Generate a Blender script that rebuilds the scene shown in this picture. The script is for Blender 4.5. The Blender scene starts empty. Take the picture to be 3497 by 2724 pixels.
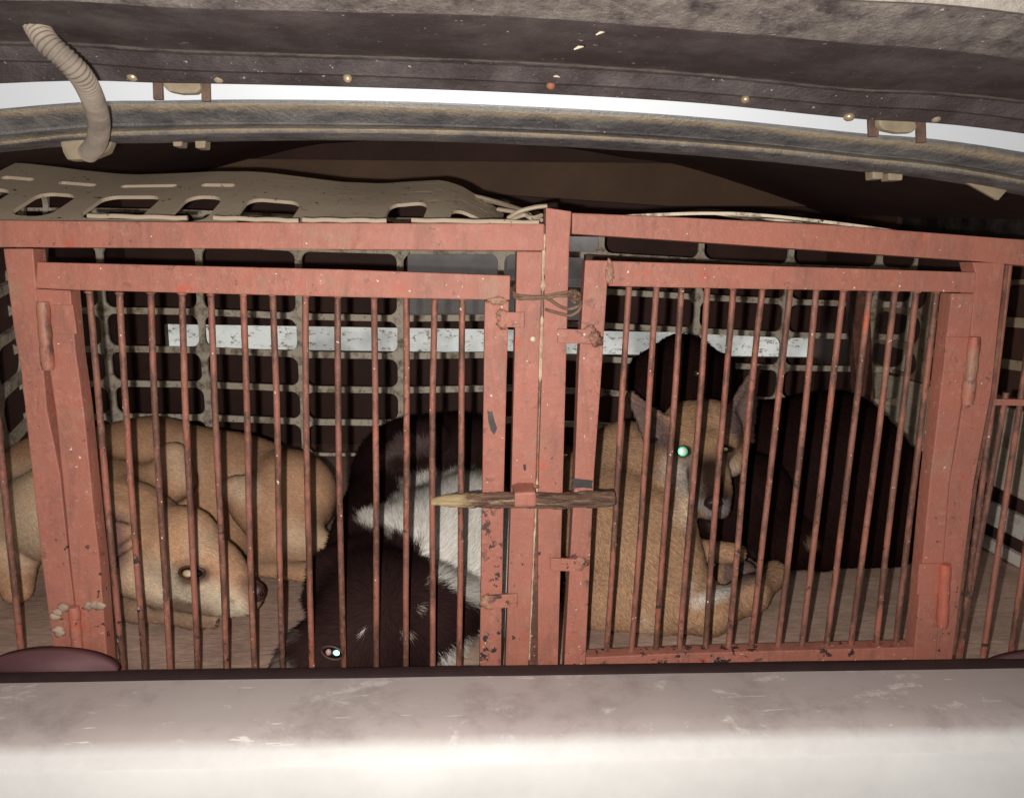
import bpy, bmesh, math, random
import numpy as np
from mathutils import Vector, Matrix, noise as mn
random.seed(7); np.random.seed(7)
S = bpy.context.scene
COL = S.collection
rad = math.radians

# ------------------------------------------------------------------ camera
W0, H0, F0 = 3497.0, 2724.0, 2500.0          # photograph size and focal length in its pixels
PITCH, YAW, ROLL = rad(10.5), rad(3.75), rad(1.25)
CAM = np.array([0.0, -1.0, 0.66])
Fw = np.array([math.sin(YAW)*math.cos(PITCH), math.cos(YAW)*math.cos(PITCH), -math.sin(PITCH)])
Xr = np.array([math.cos(YAW), -math.sin(YAW), 0.0]); Up = np.cross(Xr, Fw)
XR = math.cos(ROLL)*Xr + math.sin(ROLL)*Up
UP = -math.sin(ROLL)*Xr + math.cos(ROLL)*Up
cd = bpy.data.cameras.new('camera'); cam = bpy.data.objects.new('camera', cd); COL.objects.link(cam)
cd.sensor_width = 36; cd.lens = 36*F0/W0; cd.clip_start = 0.02; cd.clip_end = 500
cam.matrix_world = Matrix(((XR[0], UP[0], -Fw[0], CAM[0]), (XR[1], UP[1], -Fw[1], CAM[1]), (XR[2], UP[2], -Fw[2], CAM[2]), (0, 0, 0, 1)))
S.camera = cam

# ------------------------------------------------------------------ sky, sun, flash, exposure
SUN_EL, SUN_AZ = rad(42), rad(200)           # sun low in front of the truck, soft through cloud
w = bpy.data.worlds.new('World'); S.world = w; w.use_nodes = True
nt = w.node_tree; nt.nodes.clear()
sky = nt.nodes.new('ShaderNodeTexSky'); sky.sky_type = 'NISHITA'; sky.sun_disc = False
sky.sun_elevation = SUN_EL; sky.sun_rotation = 0.0; sky.dust_density = 4.0; sky.air_density = 1.0
hs = nt.nodes.new('ShaderNodeHueSaturation'); hs.inputs['Saturation'].default_value = 0.12
bgn = nt.nodes.new('ShaderNodeBackground'); bgn.inputs['Strength'].default_value = 0.082
wo = nt.nodes.new('ShaderNodeOutputWorld')
nt.links.new(sky.outputs[0], hs.inputs['Color']); nt.links.new(hs.outputs[0], bgn.inputs['Color']); nt.links.new(bgn.outputs[0], wo.inputs['Surface'])
sd = bpy.data.lights.new('sun', 'SUN'); sd.energy = 1.5; sd.angle = rad(12); sd.color = (1, .97, .92)
so = bpy.data.objects.new('sun', sd); COL.objects.link(so)
sdir = Vector((0.0, math.cos(SUN_EL), math.sin(SUN_EL)))   # towards the sun (over the cab)
so.rotation_euler = sdir.to_track_quat('Z', 'Y').to_euler()
fd = bpy.data.lights.new('phone_flash', 'POINT'); fd.energy = 47; fd.shadow_soft_size = 0.004; fd.color = (1.0, .93, .86)
fo = bpy.data.objects.new('phone_flash', fd); COL.objects.link(fo)
FLASH = CAM + XR*(-0.030) + UP*(-0.011) + Fw*0.01
fo.location = FLASH
S.view_settings.view_transform = 'Standard'; S.view_settings.look = 'None'
S.view_settings.exposure = 0.0; S.view_settings.gamma = 1.0
S.render.engine = 'CYCLES'

# ------------------------------------------------------------------ helpers
def P(px, py, Y=0.0):
    """point of the place at depth Y (metres behind the cage front) seen in direction px,py when designing"""
    d = Fw + XR*(px-W0/2)/F0 - UP*(py-H0/2)/F0
    return Vector(CAM + d*((Y-CAM[1])/d[1]))
def mpp(Y): return (Y-CAM[1])/F0             # metres per photo pixel at depth Y
def mk(name, verts, faces, mat, parent=None, smooth=False, origin=None, **props):
    vs = np.array([tuple(v) for v in verts], float)
    c = vs.mean(0) if origin is None else np.array(origin, float)
    me = bpy.data.meshes.new(name); me.from_pydata((vs-c).tolist(), [], [tuple(int(i) for i in f) for f in faces]); me.update()
    if smooth:
        me.polygons.foreach_set('use_smooth', [True]*len(me.polygons))
        if len(me.polygons) < 6000: me.set_sharp_from_angle(angle=rad(38))
    return link(name, me, c, mat, parent, **props)
def wloc(o):
    v = Vector(o.location)
    while o.parent: o = o.parent; v += Vector(o.location)
    return v
def link(name, me, c, mat, parent=None, **props):
    o = bpy.data.objects.new(name, me); COL.objects.link(o)
    if mat and not me.materials: me.materials.append(mat)
    o.location = Vector(c) - (wloc(parent) if parent else Vector((0, 0, 0)))
    if parent: o.parent = parent
    for k, v in props.items(): o[k] = v
    return o
def bm_obj(name, bm, mat, parent=None, smooth=False, **props):
    me = bpy.data.meshes.new(name); bmesh.ops.recalc_face_normals(bm, faces=bm.faces); bm.to_mesh(me); bm.free()
    n = len(me.vertices); a = np.empty(n*3); me.vertices.foreach_get('co', a); a = a.reshape(-1, 3); c = (a.min(0)+a.max(0))/2
    me.vertices.foreach_set('co', (a-c).ravel()); me.update()
    if smooth: me.polygons.foreach_set('use_smooth', [True]*len(me.polygons))
    return link(name, me, c, mat, parent, **props)
def empty(name, loc, label=None, cat=None, group=None, parent=None):
    o = bpy.data.objects.new(name, None); COL.objects.link(o); o.location = loc; o.empty_display_size = .05
    if label: o['label'] = label
    if cat: o['category'] = cat
    if group: o['group'] = group
    return o
def bm_prism(bm, pts, dvec, bev=0.0015):
    """closed prism: polygon pts extruded by dvec, edges bevelled"""
    b = bmesh.new(); n = len(pts)
    a = [b.verts.new(Vector(p)) for p in pts]; c = [b.verts.new(Vector(p)+Vector(dvec)) for p in pts]
    b.faces.new(a); b.faces.new(c[::-1])
    for i in range(n): b.faces.new((a[i], c[i], c[(i+1) % n], a[(i+1) % n]))
    bmesh.ops.recalc_face_normals(b, faces=b.faces)
    if bev: bmesh.ops.bevel(b, geom=list(b.edges), offset=bev, segments=2, affect='EDGES', profile=.6)
    me = bpy.data.meshes.new('tmp'); b.to_mesh(me); b.free(); bm.from_mesh(me); bpy.data.meshes.remove(me)
def bar(bm, pix, Y=0.0, depth=.03, bev=.0015):
    bm_prism(bm, [P(x, y, Y) for x, y in pix], (0, depth, 0), bev)
def tube(pts, r, n=10, taper=None, cap=True, rib=0.0):
    pts = [Vector(p) for p in pts]; V = []; Fc = []
    prev = None
    for i, p in enumerate(pts):
        t = (pts[min(i+1, len(pts)-1)]-pts[max(i-1, 0)]).normalized()
        if prev is None:
            a = t.orthogonal().normalized()
        else:
            a = (prev - t*prev.dot(t)).normalized()
        prev = a; b = t.cross(a)
        rr = r[i] if hasattr(r, '__len__') else r
        for k in range(n):
            th = 2*math.pi*k/n; V.append(p + (a*math.cos(th)+b*math.sin(th))*rr)
    for i in range(len(pts)-1):
        for k in range(n):
            k2 = (k+1) % n; Fc.append((i*n+k, i*n+k2, (i+1)*n+k2, (i+1)*n+k))
    if cap:
        Fc.append(tuple(range(n))[::-1]); Fc.append(tuple((len(pts)-1)*n+k for k in range(n)))
    return V, Fc
def spline(pts, m):
    """Catmull-Rom resampling"""
    pts = [np.array(p, float) for p in pts]; out = []
    q = [2*pts[0]-pts[1]]+pts+[2*pts[-1]-pts[-2]]
    for i in range(1, len(q)-2):
        for j in range(m):
            t = j/m; a, b, c, d = q[i-1], q[i], q[i+1], q[i+2]
            out.append(.5*((2*b)+(-a+c)*t+(2*a-5*b+4*c-d)*t*t+(-a+3*b-3*c+d)*t**3))
    out.append(pts[-1]); return out
def blob(name, c, sc, mat, parent=None, rough=.25, sub=2, seed=0, **props):
    bm = bmesh.new(); bmesh.ops.create_icosphere(bm, subdivisions=sub, radius=1)
    for v in bm.verts:
        k = 1+rough*mn.noise(v.co*1.7+Vector((seed*3.1, seed, 0)))+rough*.5*mn.noise(v.co*4+Vector((seed, 0, 5)))
        v.co = Vector((v.co.x*sc[0]*k, v.co.y*sc[1]*k, v.co.z*sc[2]*k))+Vector(c)
    return bm_obj(name, bm, mat, parent, True, **props)

# ------------------------------------------------------------------ materials
def newmat(name):
    m = bpy.data.materials.new(name); m.use_nodes = True; n = m.node_tree; n.nodes.clear()
    o = n.nodes.new('ShaderNodeOutputMaterial'); b = n.nodes.new('ShaderNodeBsdfPrincipled'); n.links.new(b.outputs[0], o.inputs[0])
    return m, n, b
class NB:
    def __init__(s, n): s.n = n; s.pos = n.nodes.new('ShaderNodeNewGeometry').outputs['Position']
    def vec(s, scale=(1, 1, 1)):
        v = s.n.nodes.new('ShaderNodeMapping'); v.inputs['Scale'].default_value = scale; s.n.links.new(s.pos, v.inputs[0]); return v.outputs[0]
    def noise(s, sc, det=5, rough=.6, v=None, dist=0):
        t = s.n.nodes.new('ShaderNodeTexNoise'); t.inputs['Scale'].default_value = sc; t.inputs['Detail'].default_value = det
        t.inputs['Roughness'].default_value = rough; t.inputs['Distortion'].default_value = dist
        s.n.links.new(v if v is not None else s.pos, t.inputs['Vector']); return t.outputs[0]
    def ramp(s, x, a, b, inv=False):
        t = s.n.nodes.new('ShaderNodeMapRange'); t.inputs['From Min'].default_value = a; t.inputs['From Max'].default_value = b
        t.inputs['To Min'].default_value = 1.0 if inv else 0.0; t.inputs['To Max'].default_value = 0.0 if inv else 1.0
        s.n.links.new(x, t.inputs[0]); return t.outputs[0]
    def mul(s, a, b):
        t = s.n.nodes.new('ShaderNodeMath'); t.operation = 'MULTIPLY'
        s.n.links.new(a, t.inputs[0])
        if isinstance(b, (int, float)): t.inputs[1].default_value = b
        else: s.n.links.new(b, t.inputs[1])
        return t.outputs[0]
    def mix(s, f, a, b):
        t = s.n.nodes.new('ShaderNodeMix'); t.data_type = 'RGBA'
        for i, x in ((0, f), (6, a), (7, b)):
            if hasattr(x, 'node'): s.n.links.new(x, t.inputs[i])
            elif i == 0: t.inputs[0].default_value = x
            else: t.inputs[i].default_value = (*x, 1)
        return t.outputs[2]
    def bump(s, h, b, strength=.3, dist=.002):
        t = s.n.nodes.new('ShaderNodeBump'); t.inputs['Strength'].default_value = strength; t.inputs['Distance'].default_value = dist
        s.n.links.new(h, t.inputs['Height']); s.n.links.new(t.outputs[0], b.inputs['Normal'])
    def sepz(s, i=2):
        t = s.n.nodes.new('ShaderNodeSeparateXYZ'); s.n.links.new(s.pos, t.inputs[0]); return t.outputs[i]
def paint_mat(name, chips=.62, rust=.0, dust=.55, base=(.43, .155, .108), alt=(.38, .145, .106)):
    m, n, b = newmat(name); N = NB(n)
    c = N.mix(N.ramp(N.noise(9, 4), .35, .65), base, alt)
    c = N.mix(N.ramp(N.noise(23, 5, .6), .61, .70), c, (.50, .115, .065))          # fresher red undercoat
    c = N.mix(N.mul(N.ramp(N.noise(14, 6, .7), dust, dust+.16), .75), c, (.36, .22, .145))   # dried dust
    if rust: c = N.mix(N.mul(N.ramp(N.noise(30, 6, .7, N.vec((1, 1, .35))), .62-rust*.3, .70-rust*.25), .9), c, (.10, .045, .03))
    low = N.ramp(N.sepz(), .05, .55, True)                                            # more knocks low down
    ch = N.ramp(N.noise(75, 4, .65), chips, chips+.02)
    lw = n.nodes.new('ShaderNodeMath'); lw.operation = 'MULTIPLY_ADD'; n.links.new(low, lw.inputs[0]); lw.inputs[1].default_value = .9; lw.inputs[2].default_value = .4
    ch = N.mul(N.mul(ch, N.ramp(N.noise(11, 3), .47, .56)), lw.outputs[0])
    c = N.mix(N.mul(N.ramp(N.noise(10, 8, .8, N.vec((2.5, 2.5, .5)), .8), .50, .66), .7), c, (.24, .11, .08))   # rust runs
    c = N.mix(N.mul(N.ramp(N.noise(60, 7, .8), .52, .7), .35), c, (.60, .33, .25))   # rubbed, chalky
    c = N.mix(ch, c, (.035, .028, .028))
    fl = N.ramp(N.noise(170, 2, .5), .735, .75); c = N.mix(fl, c, (.75, .68, .6))
    n.links.new(c, b.inputs['Base Color']); b.inputs['Roughness'].default_value = .42
    n.links.new(N.ramp(N.noise(40, 4), .3, .7), b.inputs['Roughness'])
    rr = n.nodes.new('ShaderNodeMapRange'); rr.inputs['To Min'].default_value = .38; rr.inputs['To Max'].default_value = .72
    n.links.new(N.noise(40, 4), rr.inputs[0]); n.links.new(rr.outputs[0], b.inputs['Roughness'])
    N.bump(N.noise(120, 6, .7), b, .55, .0025)
    return m
M_PAINT = paint_mat('red_oxide_paint')
M_PAINTW = paint_mat('red_oxide_paint_worn', chips=.56, dust=.6)
M_ROD = paint_mat('rod_paint_rusty', chips=.60, rust=.55, dust=.6, base=(.36, .125, .085), alt=(.25, .105, .075))
M_FLANGE = paint_mat('flange_rust_brown', chips=.6, rust=.6, dust=.5, base=(.22, .08, .055), alt=(.16, .07, .05))
M_WELD = paint_mat('weld_lump', chips=.58, rust=.3, dust=.4, base=(.42, .12, .08), alt=(.3, .12, .09))

def simple(name, col, rough=.6, n1=20, amt=.3, bump=.3, bs=60, bd=.002, metal=0, spec=None, alt=None, coat=0):
    m, n, b = newmat(name); N = NB(n)
    a2 = alt if alt else tuple(x*(1-amt) for x in col)
    n.links.new(N.mix(N.ramp(N.noise(n1, 6, .65), .35, .65), col, a2), b.inputs['Base Color'])
    b.inputs['Roughness'].default_value = rough; b.inputs['Metallic'].default_value = metal
    if spec is not None: b.inputs['Specular IOR Level'].default_value = spec
    if bump: N.bump(N.noise(bs, 6, .7), b, bump, bd)
    return m
def dusty(name, base, dustc, lo, hi, rough=.75, flecks=.70, bs=220, bst=.8, bd=.003, sc=(1, 1, 1), settled_lit=(.40, .32, .215)):
    m, n, b = newmat(name); N = NB(n)
    c = N.mix(N.ramp(N.noise(12, 7, .7, N.vec(sc)), lo, hi), base, dustc)
    at = n.nodes.new('ShaderNodeAttribute'); at.attribute_name = 'dust'  # settled dust, and on the hatch also painted-in flash brightness
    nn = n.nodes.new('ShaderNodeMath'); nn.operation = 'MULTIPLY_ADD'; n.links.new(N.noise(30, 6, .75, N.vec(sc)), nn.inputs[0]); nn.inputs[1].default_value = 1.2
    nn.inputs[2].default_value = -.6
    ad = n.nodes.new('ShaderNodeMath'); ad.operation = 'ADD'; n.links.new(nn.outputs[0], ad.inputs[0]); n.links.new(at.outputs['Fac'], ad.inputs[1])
    c = N.mix(N.ramp(ad.outputs[0], .25, .85), c, settled_lit)
    f = N.ramp(N.noise(150, 3, .6), flecks, flecks+.03); c = N.mix(f, c, (.45, .42, .4))
    n.links.new(c, b.inputs['Base Color']); b.inputs['Roughness'].default_value = rough
    N.bump(N.noise(bs, 5, .75), b, bst, bd); return m
M_HATCH = dusty('hatch_textured_plastic', (.052, .039, .041), (.17, .15, .15), .42, .80, .6, flecks=.69, bst=1.0, settled_lit=(.42, .385, .34))
M_RIM = dusty('canopy_rim_rubber', (.085, .078, .085), (.24, .225, .21), .4, .7, .6, sc=(1, 2, 2), bs=110, bst=1.0, bd=.006)
M_DARK = simple('canopy_inner_black', (.125, .060, .048), .7, 5, .4, .2)
M_FRONT = simple('dark_tinted_inner_pane', (.26, .155, .10), .7, 3, .25, 0)
M_GREYCAP = None
def cap_mat():
    m, n, b = newmat('tailgate_cap_scuffed_grey'); N = NB(n)
    c = N.mix(N.ramp(N.noise(4, 6, .6), .3, .7), (.56, .50, .48), (.46, .40, .385))
    c = N.mix(N.mul(N.ramp(N.noise(11, 9, .78, N.vec((1, 1.6, 1)), .3), .57, .62), .7), c, (.74, .70, .65)); c = N.mix(N.mul(N.ramp(N.noise(8, 8, .75), .52, .68), .6), c, (.30, .25, .24))     # pale scuffs
    c = N.mix(N.ramp(N.noise(60, 3, .6, N.vec((.2, 2, 1)), .6), .68, .70), c, (.80, .76, .72))
    y = N.ramp(N.sepz(1), -.206, -.188, True)
    e = n.nodes.new('ShaderNodeMath'); e.operation = 'MULTIPLY_ADD'; n.links.new(N.noise(14, 8, .75), e.inputs[0]); e.inputs[1].default_value = .9; e.inputs[2].default_value = -.45
    a = n.nodes.new('ShaderNodeMath'); a.operation = 'ADD'; n.links.new(y, a.inputs[0]); n.links.new(e.outputs[0], a.inputs[1])
    c = N.mix(N.ramp(a.outputs[0], .2, 1.1), c, (.745, .745, .73))       # cap worn through to the white paint
    n.links.new(c, b.inputs['Base Color']); b.inputs['Roughness'].default_value = .5
    N.bump(N.noise(150, 6, .7), b, .25, .001); return m
M_CAP = cap_mat()
M_WHITE = simple('white_body_paint', (.74, .74, .725), .55, 8, .12, .08)
M_SEAL = simple('black_rubber_seal', (.035, .018, .018), .6, 30, .3, .3)
M_STOP = simple('maroon_rubber_stop', (.12, .045, .05), .65, 9, .25, .2)
M_HINGE = simple('rusty_hinge_steel', (.17, .10, .075), .6, 60, .5, .6, 150)
M_TANPLATE = simple('tan_dusty_plate', (.36, .29, .20), .7, 30, .3, .4)
M_BOLT = simple('brassy_bolt', (.62, .50, .32), .35, 50, .4, .2, metal=.5)
M_RUSTBOLT = simple('rust_bolt', (.35, .13, .08), .7, 50, .4, .4)
M_HOSE = simple('corrugated_hose_dusty', (.27, .225, .18), .8, 30, .35, .5, alt=(.15, .125, .105))
M_WIRE = simple('rusted_tie_wire', (.24, .15, .095), .6, 90, .5, .5, 200, alt=(.14, .08, .055))
M_FOAM = simple('cream_filler_bead', (.66, .56, .40), .7, 60, .5, .5, 120, alt=(.34, .22, .14))
def lattice_mat(name, a, bcol, g=.56):
    m, n, b = newmat(name); N = NB(n)
    c = N.mix(N.ramp(N.noise(7, 5), .3, .7), a, bcol)
    c = N.mix(N.mul(N.ramp(N.noise(28, 8, .75), g-.04, g+.1), .85), c, (.13, .085, .05))
    c = N.mix(N.ramp(N.noise(90, 3, .6), .66, .70), c, (.06, .035, .025))
    n.links.new(c, b.inputs['Base Color']); b.inputs['Roughness'].default_value = .6
    N.bump(N.noise(80, 5, .7), b, .4, .0015); return m
M_LAT = lattice_mat('grimy_white_plastic', (.82, .75, .62), (.66, .56, .42), .53)
M_LATB = lattice_mat('brown_grimy_plastic', (.62, .50, .35), (.42, .31, .2))
M_SHEET = lattice_mat('tan_dusty_plastic_sheet', (.50, .41, .31), (.42, .34, .25), .68)
def wood_mat(name, a, bcol, dark, ax=(1, 12, 12), bd=.002):
    m, n, b = newmat(name); N = NB(n)
    g = N.noise(9, 8, .7, N.vec(ax), .6)
    c = N.mix(N.ramp(g, .35, .65), a, bcol)
    c = N.mix(N.mul(N.ramp(N.noise(14, 8, .75), .52, .66), .8), c, dark)
    n.links.new(c, b.inputs['Base Color']); b.inputs['Roughness'].default_value = .8
    N.bump(g, b, .5, bd); return m
M_BOARD = wood_mat('weathered_board', (.95, .88, .72), (.78, .66, .48), (.42, .29, .18), (6, 1, 14))
M_BOARDW = wood_mat('pale_painted_board', (.95, .93, .88), (.88, .84, .76), (.45, .34, .25), (6, 1, 14))
def floor_mat():
    m, n, b = newmat('plywood_floor_grain'); N = NB(n)
    g = N.noise(22, 9, .75, N.vec((1, 5, 1)), 1.2)
    c = N.mix(N.ramp(g, .36, .64), (.84, .60, .48), (.50, .34, .265))
    c = N.mix(N.mul(N.ramp(N.noise(4, 6, .7), .46, .62), .65), c, (.34, .225, .17))
    c = N.mix(N.mul(N.ramp(N.noise(70, 5, .7, N.vec((1, 4, 1))), .60, .64), .6), c, (.8, .66, .52))
    n.links.new(c, b.inputs['Base Color']); b.inputs['Roughness'].default_value = .75
    N.bump(g, b, .6, .004); return m
M_FLOOR = floor_mat()
def stick_mat():
    m, n, b = newmat('barked_stick'); N = NB(n)
    g = N.noise(16, 8, .75, N.vec((1.2, 9, 9)), .8)
    c = N.mix(N.ramp(g, .42, .58), (.27, .155, .10), (.06, .035, .028))
    c = N.mix(N.ramp(N.noise(20, 6, .75, N.vec((.8, 5, 5))), .57, .61), c, (.46, .34, .20))
    x = N.ramp(N.sepz(0), P(1650, 1705, -.03).x, P(1540, 1705, -.03).x)
    e = n.nodes.new('ShaderNodeMath'); e.operation = 'MULTIPLY_ADD'; n.links.new(N.noise(30, 6, .75, N.vec((.6, 4, 4))), e.inputs[0]); e.inputs[1].default_value = 2; e.inputs[2].default_value = -1
    a = n.nodes.new('ShaderNodeMath'); a.operation = 'ADD'; n.links.new(x, a.inputs[0]); n.links.new(e.outputs[0], a.inputs[1])
    c = N.mix(N.mul(N.ramp(a.outputs[0], .4, .75), .85), c, (.60, .46, .25))       # whittled tip shows bare wood
    n.links.new(c, b.inputs['Base Color']); b.inputs['Roughness'].default_value = .45
    N.bump(g, b, 1.0, .006); return m
M_STICK = stick_mat()
def glass_mat(name, tint, spec=.06):
    m = bpy.data.materials.new(name); m.use_nodes = True; n = m.node_tree; n.nodes.clear()
    o = n.nodes.new('ShaderNodeOutputMaterial'); t = n.nodes.new('ShaderNodeBsdfTransparent'); g = n.nodes.new('ShaderNodeBsdfGlossy'); mx = n.nodes.new('ShaderNodeMixShader')
    d = n.nodes.new('ShaderNodeBsdfDiffuse'); d.inputs[0].default_value = (.25, .2, .17, 1); m2 = n.nodes.new('ShaderNodeMixShader')
    t.inputs[0].default_value = (*tint, 1); g.inputs['Roughness'].default_value = .5; mx.inputs[0].default_value = spec
    n.links.new(t.outputs[0], mx.inputs[1]); n.links.new(g.outputs[0], mx.inputs[2])
    N = NB(n); n.links.new(N.mul(N.ramp(N.noise(9, 8, .7), .45, .75), .5), m2.inputs[0])
    n.links.new(mx.outputs[0], m2.inputs[1]); n.links.new(d.outputs[0], m2.inputs[2]); n.links.new(m2.outputs[0], o.inputs[0]); return m
M_SIDEGLASS = glass_mat('smoked_side_glass', (.36, .33, .33))
M_SIDEGLASSD = glass_mat('dark_side_glass', (.07, .06, .06))
def translucent_mat():
    m = bpy.data.materials.new('dirty_translucent_sheet'); m.use_nodes = True; n = m.node_tree; n.nodes.clear()
    o = n.nodes.new('ShaderNodeOutputMaterial'); t = n.nodes.new('ShaderNodeBsdfTranslucent'); d = n.nodes.new('ShaderNodeBsdfDiffuse'); mx = n.nodes.new('ShaderNodeMixShader')
    N = NB(n); f = N.ramp(N.noise(45, 6, .75, N.vec((.7, 1, 1.3))), .55, .64)
    c = N.mix(N.ramp(N.noise(3.5, 4, .6), .42, .60), (.74, .76, .73), (.42, .43, .42)); c = N.mix(f, c, (.16, .11, .07)); n.links.new(c, t.inputs[0]); n.links.new(c, d.inputs[0]); mx.inputs[0].default_value = .15
    n.links.new(t.outputs[0], mx.inputs[1]); n.links.new(d.outputs[0], mx.inputs[2]); n.links.new(mx.outputs[0], o.inputs[0]); return m
M_TRANS = translucent_mat()
M_GROUND = simple('concrete_ground', (.22, .21, .19), .9, 2, .25, .3, 20)

# ------------------------------------------------------------------ setting: ground
def sheet(name, x0, x1, y0, y1, z, mat, parent=None, **k):
    return mk(name, [(x0, y0, z), (x1, y0, z), (x1, y1, z), (x0, y1, z)], [(0, 1, 2, 3)], mat, parent, **k)
sheet('ground', -80, 80, -80, 80, -.85, M_GROUND, kind='structure')

# ------------------------------------------------------------------ truck: bed, canopy, hatch, tailgate
truck = empty('truck', (0, .7, -.05), 'white truck seen from behind, black canopy hatch raised over its caged load bed', 'truck')
XL, XRT, YB, YF = -1.16, 1.30, -.06, 1.62
def boxobj(name, lo, hi, mat, parent=None, bev=0, **k):
    bm = bmesh.new(); (x0, y0, z0), (x1, y1, z1) = lo, hi
    bm_prism(bm, [(x0, y0, z0), (x1, y0, z0), (x1, y0, z1), (x0, y0, z1)], (0, y1-y0, 0), bev); return bm_obj(name, bm, mat, parent, **k)
boxobj('bed_floor', (XL-.04, -.2, -.06), (XRT+.04, YF+.02, 0), M_FLOOR, truck)
# front bulkhead with a slot and two small windows (built as strips round the openings)
def wall_with_holes(name, Y, x0, x1, z0, z1, holes, mat, parent, th=.03):
    xs = sorted({x0, x1, *[h[0] for h in holes], *[h[1] for h in holes]}); zs = sorted({z0, z1, *[h[2] for h in holes], *[h[3] for h in holes]})
    bm = bmesh.new()
    def hole(cx, cz): return any(h[0] < cx < h[1] and h[2] < cz < h[3] for h in holes)
    solid = {(i, j): not hole((xs[i]+xs[i+1])/2, (zs[j]+zs[j+1])/2) for i in range(len(xs)-1) for j in range(len(zs)-1)}
    def q(*p): bm.faces.new([bm.verts.new(v) for v in p])
    for (i, j), s in solid.items():
        if not s: continue
        a, b, c, d = xs[i], xs[i+1], zs[j], zs[j+1]
        q((a, Y, c), (b, Y, c), (b, Y, d), (a, Y, d)); q((a, Y+th, c), (a, Y+th, d), (b, Y+th, d), (b, Y+th, c))
        for (ni, nj, e) in ((i-1, j, ((a, c), (a, d))), (i+1, j, ((b, c), (b, d))), (i, j-1, ((a, c), (b, c))), (i, j+1, ((a, d), (b, d)))):
            if not solid.get((ni, nj), False):
                (u0, v0), (u1, v1) = e; q((u0, Y, v0), (u1, Y, v1), (u1, Y+th, v1), (u0, Y+th, v0))
    bmesh.ops.remove_doubles(bm, verts=bm.verts, dist=1e-5)
    return bm_obj(name, bm, mat, parent)
a0 = P(560, 1085, YF); a1 = P(3060, 1200, YF)
zs0, zs1 = P(1900, 1210, YF).z, P(1900, 1128, YF).z
slot = (a0.x, a1.x, zs0, zs1)
b0, b1 = P(1375, 1092, YF), P(2060, 800, YF)
zw0 = P(1700, 1088, YF).z; zw1 = P(1700, 800, YF).z
win = (P(1390, 900, YF).x, P(2055, 850, YF).x, max(zw0, zs1+.03), zw1)
bulk = wall_with_holes('bulkhead', YF, XL, XRT, -.05, .80, [slot, win], M_DARK, truck)
mk('translucent_strip', [(slot[0]-.01, YF+.034, slot[2]-.01), (slot[1]+.01, YF+.034, slot[2]-.01), (slot[1]+.01, YF+.034, slot[3]+.01), (slot[0]-.01, YF+.034, slot[3]+.01)], [(0, 1, 2, 3)], M_TRANS, bulk)
mk('window_pane', [(win[0]-.01, YF+.036, win[2]-.01), (win[1]+.01, YF+.036, win[2]-.01), (win[1]+.01, YF+.036, win[3]+.01), (win[0]-.01, YF+.036, win[3]+.01)], [(0, 1, 2, 3)], M_SIDEGLASS, bulk)
# dark inner pane of the canopy front, above the cages
fp = [(640, 640), (760, 541), (2600, 560), (2760, 610), (2846, 705), (2300, 705), (1500, 650)]
bm = bmesh.new(); bar(bm, fp, YF-.03, .02, .003)
bm_obj('front_pane', bm, M_FRONT, bulk)
# side walls with a window band each
def side_wall(x, sgn, top0, top1, y0, y1, zb, zt, glass, name):
    th = .03*sgn; Y0, Y1 = YB+.03, YF+.03; bm = bmesh.new()
    bm_prism(bm, [(x, *q) for q in ((Y0, -.05), (Y1, -.05), (Y1, zb[1]), (y1, zb[1]), (y0, zb[0]), (Y0, zb[0]))], (th, 0, 0), 0)
    bm_prism(bm, [(x, *q) for q in ((Y0, zb[0]), (y0, zb[0]), (y0, zt[0]), (y1, zt[1]), (y1, zb[1]), (Y1, zb[1]), (Y1, top1), (Y0, top0))], (th, 0, 0), 0)
    o = bm_obj('side_wall', bm, M_DARK, truck)
    mk('side_window', [(x+th*.5, y0, zb[0]), (x+th*.5, y1, zb[1]), (x+th*.5, y1, zt[1]), (x+th*.5, y0, zt[0])], [(0, 1, 2, 3)], glass, o, label=name)
side_wall(XL, -1, .79, .94, .62, 1.52, (.785, .865), (.825, .92), M_SIDEGLASS, 'pale smoked window strip')
side_wall(XRT, 1, .76, .90, .45, 1.2, (.70, .77), (.78, .86), M_SIDEGLASSD, 'dark smoked window strip')

# arched bands: each curve is (samples of px,py ; Y); bands are lofted between curves
XS = [-1750, 0, 600, 1200, 1750, 2350, 2897, 3497, 5000]
def curve(ys, Y):
    """ys: heights in photo px at 0,600,...,3497 ; extrapolated at both ends"""
    ys = [ys[0]+(ys[0]-ys[1])*3.2+110]+list(ys)+[ys[-1]+(ys[-1]-ys[-2])*2.6+110]
    pts = [P(x, y, Y) for x, y in zip(XS, ys)]
    return spline(pts, 8)
def loft(name, curves, dust_light, mat, parent, closed=True, th=(0, 0, .02), sharp=25, **k):
    C = [curve(*c) if not isinstance(c, list) else c for c in curves]; n = len(C[0]); V = []; Fc = []
    for c in C: V += [tuple(p) for p in c]
    for j in range(len(C)-1):
        for i in range(n-1): Fc.append((j*n+i, j*n+i+1, (j+1)*n+i+1, (j+1)*n+i))
    D = [d for d in dust_light for _ in range(n)]
    if closed:
        base = len(V); V += [tuple(np.array(p)+np.array(th)) for c in C for p in c]; D += D
        for j in range(len(C)-1):
            for i in range(n-1): Fc.append((base+j*n+i, base+(j+1)*n+i, base+(j+1)*n+i+1, base+j*n+i+1))
        for i in range(n-1):
            Fc.append((i, base+i, base+i+1, i+1)); q = (len(C)-1)*n; Fc.append((q+i, q+i+1, base+q+i+1, base+q+i))
    o = mk(name, V, Fc, mat, parent, True, **k)
    o.data.set_sharp_from_angle(angle=rad(sharp))
    at = o.data.attributes.new('dust', 'FLOAT', 'POINT'); at.data.foreach_set('value', D)
    return o
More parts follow.
